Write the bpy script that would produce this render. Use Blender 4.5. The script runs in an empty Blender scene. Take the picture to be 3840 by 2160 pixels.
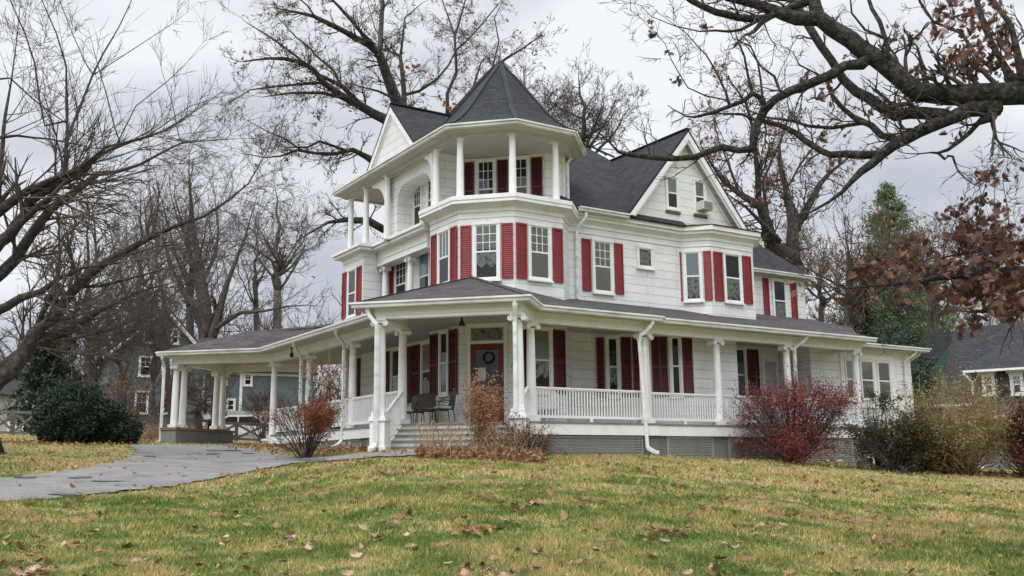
import bpy, math, random
import numpy as np
from mathutils import Vector, Matrix

# ------------------------------------------------------------------ camera, sky, sun, exposure
S = bpy.context.scene
COL = S.collection
FPX, PITCH, ROLL, YAW = 3672.867, math.radians(10.2139), math.radians(-0.57774), math.radians(57.10096)
def cam_axes():
    fw = np.array([math.cos(YAW)*math.cos(PITCH), math.sin(YAW)*math.cos(PITCH), math.sin(PITCH)])
    rt = np.array([math.sin(YAW), -math.cos(YAW), 0.0]); up = np.cross(rt, fw)
    return rt*math.cos(ROLL)+up*math.sin(ROLL), -rt*math.sin(ROLL)+up*math.cos(ROLL), fw
RT, UP, FW = cam_axes()
cd = bpy.data.cameras.new('camera'); cam = bpy.data.objects.new('camera', cd); COL.objects.link(cam)
cd.sensor_width = 36; cd.lens = FPX*36/3840; cd.clip_start = 0.1; cd.clip_end = 2000
cam.matrix_world = Matrix(((RT[0], UP[0], -FW[0], 0), (RT[1], UP[1], -FW[1], 0), (RT[2], UP[2], -FW[2], 0), (0, 0, 0, 1)))
S.camera = cam
S.view_settings.view_transform = 'Standard'; S.view_settings.look = 'None'
S.view_settings.exposure = 0.2; S.view_settings.gamma = 1

SUN_EL, SUN_AZ = math.radians(60), math.radians(57+180-25)     # soft sun behind the camera, under cloud
wd = bpy.data.worlds.new('World'); S.world = wd; wd.use_nodes = True
def build_world():
    nt = wd.node_tree; N = nt.nodes; L = nt.links; N.clear()
    out = N.new('ShaderNodeOutputWorld'); bg = N.new('ShaderNodeBackground'); bg.inputs[1].default_value = 1.0
    sky = N.new('ShaderNodeTexSky'); sky.sky_type = 'NISHITA'; sky.sun_disc = False
    sky.sun_elevation = SUN_EL; sky.sun_rotation = math.pi/2-SUN_AZ
    sc = N.new('ShaderNodeMixRGB'); sc.blend_type = 'MULTIPLY'; sc.inputs[0].default_value = 1; sc.inputs[2].default_value = (.1, .1, .1, 1)
    L.new(sky.outputs[0], sc.inputs[1])
    tc = N.new('ShaderNodeTexCoord'); sep = N.new('ShaderNodeSeparateXYZ'); L.new(tc.outputs['Generated'], sep.inputs[0])
    mp = N.new('ShaderNodeMapping'); mp.inputs['Scale'].default_value = (1.6, 1.6, 3.6); mp.inputs['Rotation'].default_value = (0.3, -.5, .4)
    L.new(tc.outputs['Generated'], mp.inputs[0])
    no = N.new('ShaderNodeTexNoise'); no.inputs['Scale'].default_value = 1.7; no.inputs['Detail'].default_value = 4; no.inputs['Roughness'].default_value = .42
    L.new(mp.outputs[0], no.inputs['Vector'])
    cr = N.new('ShaderNodeValToRGB'); e = cr.color_ramp.elements
    e[0].position = .40; e[0].color = (.50, .525, .585, 1); e[1].position = .60; e[1].color = (.84, .855, .885, 1)
    L.new(no.outputs[0], cr.inputs[0])
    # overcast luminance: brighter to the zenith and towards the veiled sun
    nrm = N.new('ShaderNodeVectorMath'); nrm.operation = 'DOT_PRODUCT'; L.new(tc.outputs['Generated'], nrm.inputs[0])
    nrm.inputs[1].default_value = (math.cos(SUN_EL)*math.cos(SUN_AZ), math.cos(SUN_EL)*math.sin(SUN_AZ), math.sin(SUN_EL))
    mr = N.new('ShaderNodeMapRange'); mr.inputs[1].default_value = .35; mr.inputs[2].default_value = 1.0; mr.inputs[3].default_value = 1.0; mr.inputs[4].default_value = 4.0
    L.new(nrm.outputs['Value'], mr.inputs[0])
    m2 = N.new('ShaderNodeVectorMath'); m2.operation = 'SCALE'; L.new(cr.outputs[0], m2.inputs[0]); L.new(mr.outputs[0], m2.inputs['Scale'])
    # low sky behind the viewer dimmed like an unseen treeline, to shade the porch
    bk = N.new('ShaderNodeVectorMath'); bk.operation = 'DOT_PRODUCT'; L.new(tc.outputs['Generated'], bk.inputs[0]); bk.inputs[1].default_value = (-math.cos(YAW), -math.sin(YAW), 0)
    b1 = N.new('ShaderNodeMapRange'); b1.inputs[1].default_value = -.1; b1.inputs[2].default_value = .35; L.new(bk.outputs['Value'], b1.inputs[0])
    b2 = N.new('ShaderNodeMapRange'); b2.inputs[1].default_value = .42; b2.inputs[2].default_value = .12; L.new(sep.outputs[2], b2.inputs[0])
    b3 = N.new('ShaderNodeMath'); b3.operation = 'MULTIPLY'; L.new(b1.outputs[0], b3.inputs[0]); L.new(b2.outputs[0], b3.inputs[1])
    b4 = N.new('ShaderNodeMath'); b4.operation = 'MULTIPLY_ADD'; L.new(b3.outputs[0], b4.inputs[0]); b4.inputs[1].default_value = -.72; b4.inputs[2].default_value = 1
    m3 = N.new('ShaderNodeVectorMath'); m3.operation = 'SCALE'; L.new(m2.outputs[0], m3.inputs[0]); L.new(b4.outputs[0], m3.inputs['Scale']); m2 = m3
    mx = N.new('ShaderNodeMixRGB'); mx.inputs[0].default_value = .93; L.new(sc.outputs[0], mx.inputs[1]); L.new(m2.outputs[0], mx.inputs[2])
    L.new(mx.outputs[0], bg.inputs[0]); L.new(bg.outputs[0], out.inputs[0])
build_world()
sd = bpy.data.lights.new('sun', 'SUN'); sun = bpy.data.objects.new('sun', sd); COL.objects.link(sun)
sd.energy = .75; sd.angle = math.radians(25); sd.color = (1, .97, .92)
sun.rotation_euler = Vector((-math.cos(SUN_EL)*math.cos(SUN_AZ), -math.cos(SUN_EL)*math.sin(SUN_AZ), -math.sin(SUN_EL))).to_track_quat('-Z', 'Y').to_euler()

# ------------------------------------------------------------------ photograph geometry helpers
def ray(px, py):
    v = RT*(px-1920)/FPX - UP*(py-1080)/FPX + FW
    return v
def P(px, py, D):                    # point seen at (px,py) at horizontal distance D
    v = ray(px, py); return Vector(v*(D/math.hypot(v[0], v[1])))
def proj_x(x, y):
    p = np.array([x, y, 0*x]); zc = FW[0]*x+FW[1]*y
    return 1920+FPX*(RT[0]*x+RT[1]*y)/zc
def onplane(px, py, n, d):
    v = ray(px, py); t = d/float(np.dot(n, v)); return Vector(v*t)
GT = np.array([[-2500, 1.5, 42, .03], [0, 1.2, 40, .034], [300, .98, 38, .034], [500, .88, 36.5, .034], [860, .85, 38, .034], [1125, .72, 34, .02], [1430, .40, 25, 0],
               [1900, .30, 25, 0], [2340, .29, 28, 0], [2900, .13, 32, 0], [3250, -.15, 33.5, 0], [3840, -.42, 36, 0], [6500, -.9, 42, 0]])
def ground(x, y):
    x = np.asarray(x, float); y = np.asarray(y, float)
    zc = FW[0]*x+FW[1]*y; D = np.hypot(x, y)
    u = np.where(zc > .15*D, 1920+FPX*(RT[0]*x+RT[1]*y)/np.maximum(zc, .15*np.maximum(D, 1e-6)), np.where(RT[0]*x+RT[1]*y > 0, 6500, -2500))
    zt = np.interp(u, GT[:, 0], GT[:, 1]); Dt = np.interp(u, GT[:, 0], GT[:, 2]); k = np.interp(u, GT[:, 0], GT[:, 3])
    a = (zt+1.6)/Dt
    s = .8*np.logaddexp(0, (D-Dt)/.8)       # smooth max(D-Dt,0)
    k2 = k*np.clip(1-(s-30)/60, 0, 1)
    return -1.6+a*(D-s)+k2*np.minimum(s, 60)+.02*np.sin(x*.9+.4)*np.cos(y*.7)
def gz(x, y): return float(ground(x, y))
def G(px, py):                       # ground point under a pixel
    v = ray(px, py); h = math.hypot(v[0], v[1]); lo = 3.0; prev = None
    D = 4.0
    while D < 60:
        p = v*(D/h)
        if p[2] <= gz(p[0], p[1]): break
        D += .05
    return Vector((p[0], p[1], gz(p[0], p[1])))

# ------------------------------------------------------------------ materials
def newmat(name):
    m = bpy.data.materials.new(name); m.use_nodes = True; N = m.node_tree.nodes
    return m, N, m.node_tree.links, N['Principled BSDF']
def ramp(N, stops, interp='LINEAR'):
    r = N.new('ShaderNodeValToRGB'); r.color_ramp.interpolation = interp
    while len(r.color_ramp.elements) > 1: r.color_ramp.elements.remove(r.color_ramp.elements[-1])
    for i, (p, c) in enumerate(stops):
        e = r.color_ramp.elements[0] if i == 0 else r.color_ramp.elements.new(p)
        e.position = p; e.color = (*c, 1)
    return r
def noise(N, L, scale, detail=4, rough=.6, vec=None, stretch=None):
    n = N.new('ShaderNodeTexNoise'); n.inputs['Scale'].default_value = scale; n.inputs['Detail'].default_value = detail; n.inputs['Roughness'].default_value = rough
    g = vec
    if g is None:
        gg = N.new('ShaderNodeNewGeometry'); g = gg.outputs['Position']
    if stretch:
        mp = N.new('ShaderNodeMapping'); mp.inputs['Scale'].default_value = stretch; L.new(g, mp.inputs[0]); g = mp.outputs[0]
    L.new(g, n.inputs['Vector']); return n
def bump(N, L, h, b, strength=.4, dist=.02):
    bp = N.new('ShaderNodeBump'); bp.inputs['Strength'].default_value = strength; bp.inputs['Distance'].default_value = dist
    L.new(h, bp.inputs['Height']); L.new(bp.outputs[0], b.inputs['Normal']); return bp
def mat_noise(name, stops, scale=3, rough=.7, bs=.3, bscale=None, detail=5, stretch=None, dist=.02, spec=None):
    m, N, L, b = newmat(name); n = noise(N, L, scale, detail, stretch=stretch); r = ramp(N, stops)
    L.new(n.outputs[0], r.inputs[0]); L.new(r.outputs[0], b.inputs['Base Color']); b.inputs['Roughness'].default_value = rough
    if spec is not None: b.inputs['Specular IOR Level'].default_value = spec
    if bs:
        n2 = noise(N, L, bscale or scale*8, 4); bump(N, L, n2.outputs[0], b, bs, dist)
    return m
def mat_brick(name, c1, c2, mortar, bw, rh, ms, rough=.75, dirt=.0, bs=.6, dist=.01, offset=.5, wav=.0, stops=None):
    m, N, L, b = newmat(name); uv = N.new('ShaderNodeTexCoord'); vec = uv.outputs['UV']
    if wav:
        nn = noise(N, L, 2.2, 2, vec=vec); mv = N.new('ShaderNodeVectorMath'); mv.operation = 'MULTIPLY_ADD'
        L.new(nn.outputs['Color'], mv.inputs[0]); mv.inputs[1].default_value = (0, wav, 0); L.new(vec, mv.inputs[2]); vec = mv.outputs[0]
    br = N.new('ShaderNodeTexBrick'); L.new(vec, br.inputs['Vector']); br.offset = offset
    br.inputs['Color1'].default_value = (*c1, 1); br.inputs['Color2'].default_value = (*c2, 1); br.inputs['Mortar'].default_value = (*mortar, 1)
    br.inputs['Scale'].default_value = 1; br.inputs['Mortar Size'].default_value = ms; br.inputs['Mortar Smooth'].default_value = .2
    br.inputs['Brick Width'].default_value = bw; br.inputs['Row Height'].default_value = rh
    n = noise(N, L, 1.3, 6, .65); r = ramp(N, stops or [(.3, (1-dirt,)*3), (.6, (1, 1, 1))])
    L.new(n.outputs[0], r.inputs[0]); mx = N.new('ShaderNodeMixRGB'); mx.blend_type = 'MULTIPLY'; mx.inputs[0].default_value = 1
    L.new(br.outputs['Color'], mx.inputs[1]); L.new(r.outputs[0], mx.inputs[2]); L.new(mx.outputs[0], b.inputs['Base Color'])
    b.inputs['Roughness'].default_value = rough
    inv = N.new('ShaderNodeMath'); inv.operation = 'SUBTRACT'; inv.inputs[0].default_value = 1; L.new(br.outputs['Fac'], inv.inputs[1])
    n2 = noise(N, L, 40, 3); ad = N.new('ShaderNodeMath'); ad.operation = 'MULTIPLY_ADD'; L.new(n2.outputs[0], ad.inputs[0]); ad.inputs[1].default_value = .25; L.new(inv.outputs[0], ad.inputs[2])
    bump(N, L, ad.outputs[0], b, bs, dist)
    return m
MT = {}
MT['siding'] = mat_brick('white_shingle_siding', (.80, .80, .79), (.76, .765, .76), (.30, .30, .30), 2.6, .285, .0065, .55, .14, .6, .008, wav=.012)
MT['trim'] = mat_noise('white_painted_trim', [(.30, (.66, .655, .635)), (.42, (.76, .76, .745)), (.6, (.81, .81, .80))], 2.2, .5, .15, 30, dist=.004)
MT['gutter'] = mat_noise('white_metal_gutter', [(.28, (.50, .50, .47)), (.5, (.72, .74, .74)), (.75, (.80, .81, .81))], 1.6, .45, .05, 20, stretch=(1, 1, 3))
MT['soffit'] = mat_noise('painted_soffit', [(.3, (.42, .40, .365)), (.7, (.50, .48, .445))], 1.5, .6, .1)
MT['column'] = mat_noise('white_column_paint', [(.28, (.69, .685, .665)), (.42, (.77, .77, .76)), (.6, (.81, .81, .80))], 2.6, .45, .08, 25)
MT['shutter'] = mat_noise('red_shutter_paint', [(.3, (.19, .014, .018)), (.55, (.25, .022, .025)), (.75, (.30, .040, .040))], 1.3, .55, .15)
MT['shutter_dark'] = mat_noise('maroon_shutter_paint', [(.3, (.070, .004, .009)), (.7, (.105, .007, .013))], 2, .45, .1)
MT['door'] = mat_noise('red_door_paint', [(.3, (.10, .006, .010)), (.7, (.14, .008, .012))], 2, .4, .05)
MT['roof'] = mat_brick('charcoal_shingles', (.017, .018, .020), (.038, .040, .044), (.004, .004, .005),   .30, .145, .010, .9, .25, .8, .012)
MT['porch_roof'] = mat_brick('worn_brown_shingles', (.052, .044, .043), (.100, .086, .082), (.016, .014, .014), .33, .15, .010, .92, .35, .8, .012)
MT['old_roof'] = mat_brick('grey_slate_roof', (.026, .028, .030), (.046, .047, .047), (.008, .008, .009), .34, .22, .016, .9, .2, .6, .012)
MT['ridge'] = mat_noise('charcoal_ridge_cap', [(.3, (.02, .024, .028)), (.7, (.04, .045, .05))], 9, .9, .5)
MT['grey_brick'] = mat_brick('grey_painted_brick', (.17, .175, .165), (.21, .212, .20), (.10, .10, .095), .22, .075, .006, .8, .15, .5, .008)
MT['grey_paint'] = mat_noise('grey_paint', [(.3, (.16, .165, .155)), (.7, (.21, .212, .20))], 3, .7, .2)
MT['deck'] = mat_noise('grey_deck_paint', [(.3, (.15, .155, .14)), (.7, (.22, .22, .20))], 3, .6, .2)
MT['lattice'] = mat_noise('taupe_lattice', [(.3, (.25, .248, .23)), (.7, (.33, .325, .30))], 3, .7, .1)
MT['brick'] = mat_brick('red_brick', (.24, .09, .065), (.30, .13, .09), (.25, .22, .2), .22, .075, .008, .85, .2)
MT['dark'] = mat_noise('dark_interior', [(.3, (.006, .007, .010)), (.7, (.014, .016, .02))], 3, .9, 0)
MT['blind'] = mat_brick('cream_blind', (.50, .49, .44), (.47, .46, .41), (.32, .31, .28), 9, .05, .004, .8, .1, .2)
MT['lace'] = mat_noise('lace_curtain', [(.35, (.12, .12, .12)), (.5, (.45, .45, .43)), (.7, (.58, .58, .55))], 9, .9, .2)
MT['blue_shade'] = mat_noise('pale_blue_shade', [(.3, (.42, .50, .56)), (.7, (.50, .57, .62))], 1.5, .8, 0)
MT['black'] = mat_noise('black_metal', [(.3, (.012, .012, .013)), (.7, (.025, .025, .027))], 5, .45, .1)
MT['chair'] = mat_noise('brown_chair_metal', [(.3, (.035, .028, .022)), (.7, (.06, .05, .04))], 5, .5, .1)
MT['sling'] = mat_noise('brown_woven_sling', [(.3, (.07, .055, .043)), (.7, (.11, .09, .072))], 60, .8, .3)
MT['cushion'] = mat_noise('cream_cushion', [(.3, (.42, .39, .33)), (.7, (.55, .52, .45))], 6, .9, .3)
MT['paper'] = mat_noise('paper_notice', [(.3, (.6, .6, .58)), (.7, (.7, .7, .68))], 5, .8, 0)
MT['ac'] = mat_noise('off_white_appliance', [(.3, (.5, .5, .47)), (.7, (.62, .62, .6))], 5, .5, 0)
MT['wreath'] = mat_noise('dark_wreath', [(.3, (.010, .008, .008)), (.6, (.025, .010, .010)), (.8, (.008, .012, .008))], 30, .9, .6)
MT['teal'] = mat_brick('teal_clapboard', (.105, .145, .150), (.12, .165, .17), (.055, .08, .085), 6, .13, .012, .7, .12, .6)
MT['green'] = mat_brick('green_clapboard', (.055, .125, .085), (.065, .14, .095), (.025, .06, .045), 6, .13, .012, .7, .12, .6)
MT['pale_wall'] = mat_brick('pale_grey_clapboard', (.42, .42, .41), (.46, .46, .45), (.25, .25, .25), 6, .14, .012, .7, .12, .6)
MT['stone'] = mat_noise('fieldstone', [(.3, (.10, .09, .08)), (.5, (.22, .2, .18)), (.7, (.33, .3, .27))], 7, .9, .8, 14)
MT['bark'] = mat_noise('dark_bark', [(.36, (.008, .007, .006)), (.5, (.030, .026, .021)), (.62, (.085, .078, .058))], 16, .95, 1.0, 34, stretch=(1, 1, 1), dist=.06, detail=8)
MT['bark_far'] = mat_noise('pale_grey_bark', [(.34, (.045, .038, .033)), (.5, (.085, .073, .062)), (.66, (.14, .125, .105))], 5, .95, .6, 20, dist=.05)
MT['bark2'] = mat_noise('grey_brown_bark', [(.34, (.018, .015, .013)), (.5, (.045, .038, .032)), (.66, (.10, .088, .074))], 9, .95, .9, 30, dist=.05, detail=8)
MT['twig'] = mat_noise('twig_bark', [(.3, (.035, .028, .024)), (.7, (.085, .07, .06))], 4, .9, 0)
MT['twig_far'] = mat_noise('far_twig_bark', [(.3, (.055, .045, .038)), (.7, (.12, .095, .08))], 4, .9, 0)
MT['wood'] = mat_noise('weathered_fence_wood', [(.3, (.07, .06, .05)), (.7, (.16, .14, .115))], 6, .9, .4)
MT['carpaint'] = mat_noise('white_car_paint', [(.3, (.70, .71, .72)), (.7, (.74, .75, .76))], 1, .25, 0)
MT['tyre'] = mat_noise('tyre_rubber', [(.3, (.015, .015, .015)), (.7, (.03, .03, .03))], 9, .8, .1)
MT['rim'] = mat_noise('wheel_metal', [(.3, (.35, .35, .36)), (.7, (.5, .5, .5))], 4, .35, 0)

def leafmat(name, stops, trans=.25, scale=2.5, rnd=.5):
    m, N, L, b = newmat(name)
    g = N.new('ShaderNodeNewGeometry'); n = noise(N, L, scale, 3)
    mx = N.new('ShaderNodeMath'); mx.operation = 'MULTIPLY_ADD'; L.new(g.outputs['Random Per Island'], mx.inputs[0]); mx.inputs[1].default_value = rnd
    sb = N.new('ShaderNodeMath'); sb.operation = 'MULTIPLY_ADD'; L.new(n.outputs[0], sb.inputs[0]); sb.inputs[1].default_value = 1.4*(1-rnd); sb.inputs[2].default_value = -.2*(1-rnd)
    L.new(sb.outputs[0], mx.inputs[2]); r = ramp(N, stops); L.new(mx.outputs[0], r.inputs[0]); L.new(r.outputs[0], b.inputs['Base Color'])
    b.inputs['Roughness'].default_value = .7
    if trans:
        t = N.new('ShaderNodeBsdfTranslucent'); L.new(r.outputs[0], t.inputs[0]); ms = N.new('ShaderNodeMixShader'); ms.inputs[0].default_value = trans
        L.new(b.outputs[0], ms.inputs[1]); L.new(t.outputs[0], ms.inputs[2]); L.new(ms.outputs[0], N['Material Output'].inputs[0])
    return m
MT['oak_leaf'] = leafmat('russet_oak_leaf', [(.05, (.035, .013, .010)), (.4, (.10, .040, .028)), (.7, (.20, .095, .065)), (1, (.38, .22, .16))], rnd=.75)
MT['tan_leaf'] = leafmat('tan_dead_leaf', [(.1, (.14, .055, .025)), (.5, (.30, .16, .08)), (1, (.45, .30, .18))])
MT['orange_leaf'] = leafmat('orange_leaf', [(.1, (.16, .05, .02)), (.5, (.33, .13, .05)), (1, (.42, .24, .12))])
MT['red_leaf'] = leafmat('red_shrub_leaf', [(.1, (.09, .018, .014)), (.45, (.25, .045, .036)), (.75, (.36, .095, .065)), (1, (.38, .17, .09))])
MT['rust_leaf'] = leafmat('rust_shrub_leaf', [(.1, (.10, .03, .015)), (.5, (.26, .085, .035)), (.85, (.36, .14, .05)), (1, (.2, .17, .05))])
MT['dkred_leaf'] = leafmat('dark_red_leaf', [(.1, (.03, .01, .012)), (.6, (.10, .025, .028)), (1, (.2, .05, .04))])
MT['green_leaf'] = leafmat('dark_evergreen_leaf', [(.1, (.008, .018, .010)), (.5, (.022, .045, .022)), (1, (.05, .085, .04))], .1)
MT['holly_leaf'] = leafmat('holly_leaf', [(.1, (.012, .028, .018)), (.5, (.03, .06, .035)), (1, (.075, .115, .07))], .1)
MT['pine_leaf'] = leafmat('pine_needles', [(.1, (.07, .11, .045)), (.5, (.14, .20, .08)), (1, (.24, .30, .12))], .35)
MT['olive_leaf'] = leafmat('olive_shrub_leaf', [(.1, (.022, .024, .010)), (.45, (.055, .055, .02)), (.8, (.10, .085, .03)), (1, (.18, .09, .04))], .2)
MT['yellow_leaf'] = leafmat('yellow_green_leaf', [(.1, (.09, .10, .025)), (.5, (.20, .22, .05)), (1, (.32, .29, .09))], .25)
MT['straw'] = leafmat('dry_straw', [(.1, (.26, .16, .08)), (.5, (.42, .30, .16)), (1, (.60, .48, .32))], .2)
MT['plume'] = leafmat('dry_brown_plume', [(.1, (.16, .08, .04)), (.5, (.30, .16, .075)), (1, (.42, .28, .16))], .2)

def glass_mat():
    m, N, L, b = newmat('window_glass'); N.remove(b)
    tr = N.new('ShaderNodeBsdfTransparent'); tr.inputs[0].default_value = (.84, .87, .88, 1)
    gl = N.new('ShaderNodeBsdfGlossy'); gl.inputs['Roughness'].default_value = .03
    n = noise(N, L, 1.2, 2); bp = N.new('ShaderNodeBump'); bp.inputs['Strength'].default_value = .12; bp.inputs['Distance'].default_value = .03; L.new(n.outputs[0], bp.inputs['Height']); L.new(bp.outputs[0], gl.inputs['Normal'])
    fr = N.new('ShaderNodeFresnel'); fr.inputs[0].default_value = 1.52
    ma = N.new('ShaderNodeMath'); ma.operation = 'MULTIPLY_ADD'; L.new(fr.outputs[0], ma.inputs[0]); ma.inputs[1].default_value = 1.15; ma.inputs[2].default_value = .012; ma.use_clamp = True
    mx = N.new('ShaderNodeMixShader'); L.new(ma.outputs[0], mx.inputs[0]); L.new(tr.outputs[0], mx.inputs[1]); L.new(gl.outputs[0], mx.inputs[2]); L.new(mx.outputs[0], N['Material Output'].inputs[0])
    return m
MT['glass'] = glass_mat()

def lawn_color(N, L):
    """shared colour of turf and blades: green, straw and brown patches"""
    n1 = noise(N, L, .6, 7, .7); n2 = noise(N, L, 2.1, 4, .6); n3 = noise(N, L, 26, 2, .6)
    gp = N.new('ShaderNodeNewGeometry'); dp = N.new('ShaderNodeVectorMath'); dp.operation = 'DOT_PRODUCT'; dp.inputs[1].default_value = (math.cos(YAW), math.sin(YAW), 0); L.new(gp.outputs['Position'], dp.inputs[0])
    dry = N.new('ShaderNodeMapRange'); dry.inputs[1].default_value = 15; dry.inputs[2].default_value = 23; dry.inputs[3].default_value = 0; dry.inputs[4].default_value = .09; L.new(dp.outputs['Value'], dry.inputs[0])
    a = N.new('ShaderNodeMath'); a.operation = 'MULTIPLY_ADD'; L.new(n2.outputs[0], a.inputs[0]); a.inputs[1].default_value = .55
    a0 = N.new('ShaderNodeMath'); L.new(n1.outputs[0], a0.inputs[0]); L.new(dry.outputs[0], a0.inputs[1]); L.new(a0.outputs[0], a.inputs[2])
    b_ = N.new('ShaderNodeMath'); b_.operation = 'MULTIPLY_ADD'; L.new(n3.outputs[0], b_.inputs[0]); b_.inputs[1].default_value = .35; L.new(a.outputs[0], b_.inputs[2])
    r = ramp(N, [(.74, (.125, .20, .052)), (.88, (.24, .275, .092)), (.96, (.43, .38, .18)), (1.0, (.46, .355, .20))])
    # ramp positions clamp at 1: rescale
    mr = N.new('ShaderNodeMapRange'); mr.inputs[1].default_value = .72; mr.inputs[2].default_value = 1.24; L.new(b_.outputs[0], mr.inputs[0])
    for e, p in zip(r.color_ramp.elements, (.25, .44, .62, .85)): e.position = p
    L.new(mr.outputs[0], r.inputs[0]); return r, n3
def lawn_mat():
    m, N, L, b = newmat('autumn_lawn'); r, n3 = lawn_color(N, L)
    mx = N.new('ShaderNodeMixRGB'); mx.blend_type = 'MULTIPLY'; mx.inputs[0].default_value = 1
    n4 = noise(N, L, 60, 3, .7); r4 = ramp(N, [(.3, (.5, .48, .45)), (.62, (1.1, 1.1, 1.1))]); L.new(n4.outputs[0], r4.inputs[0])
    L.new(r.outputs[0], mx.inputs[1]); L.new(r4.outputs[0], mx.inputs[2]); L.new(mx.outputs[0], b.inputs['Base Color'])
    b.inputs['Roughness'].default_value = .95; b.inputs['Specular IOR Level'].default_value = .1; bump(N, L, n4.outputs[0], b, .8, .05); return m
def blade_mat():
    m, N, L, b = newmat('grass_blade'); r, n3 = lawn_color(N, L)
    g = N.new('ShaderNodeNewGeometry'); rr = ramp(N, [(0, (.35, .48, .32)), (.45, (.9, .95, .9)), (.75, (1.3, 1.15, 1.0)), (1, (2.1, 1.65, 1.4))]); L.new(g.outputs['Random Per Island'], rr.inputs[0])
    mx = N.new('ShaderNodeMixRGB'); mx.blend_type = 'MULTIPLY'; mx.inputs[0].default_value = 1; L.new(r.outputs[0], mx.inputs[1]); L.new(rr.outputs[0], mx.inputs[2])
    L.new(mx.outputs[0], b.inputs['Base Color']); b.inputs['Roughness'].default_value = .7; b.inputs['Specular IOR Level'].default_value = .2
    t = N.new('ShaderNodeBsdfTranslucent'); L.new(mx.outputs[0], t.inputs[0]); ms = N.new('ShaderNodeMixShader'); ms.inputs[0].default_value = .3
    L.new(b.outputs[0], ms.inputs[1]); L.new(t.outputs[0], ms.inputs[2]); L.new(ms.outputs[0], N['Material Output'].inputs[0]); return m
MT['lawn'] = lawn_mat(); MT['blade'] = blade_mat()
def asphalt():
    m, N, L, b = newmat('weathered_asphalt')
    n = noise(N, L, 1.3, 8, .68, stretch=(1, 1, 1)); r = ramp(N, [(.30, (.12, .118, .115)), (.38, (.215, .208, .20)), (.52, (.26, .25, .237)), (.70, (.315, .30, .28))]); L.new(n.outputs[0], r.inputs[0])
    n2 = noise(N, L, 40, 6, .8); r2 = ramp(N, [(.38, (.55, .55, .55)), (.60, (1.25, 1.25, 1.25))]); L.new(n2.outputs[0], r2.inputs[0])
    mx = N.new('ShaderNodeMixRGB'); mx.blend_type = 'MULTIPLY'; mx.inputs[0].default_value = 1; L.new(r.outputs[0], mx.inputs[1]); L.new(r2.outputs[0], mx.inputs[2]); L.new(mx.outputs[0], b.inputs['Base Color'])
    b.inputs['Roughness'].default_value = 1; b.inputs['Specular IOR Level'].default_value = .1; bump(N, L, n2.outputs[0], b, .8, .02); return m
MT['asphalt'] = asphalt()
MT['tar'] = mat_noise('tar_patch', [(.3, (.085, .085, .09)), (.7, (.15, .148, .148))], 6, .6, .3)
MT['bed'] = mat_noise('leaf_litter_soil', [(.3, (.10, .055, .03)), (.5, (.22, .13, .075)), (.7, (.34, .23, .14))], 14, .95, .9, 30)

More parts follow.
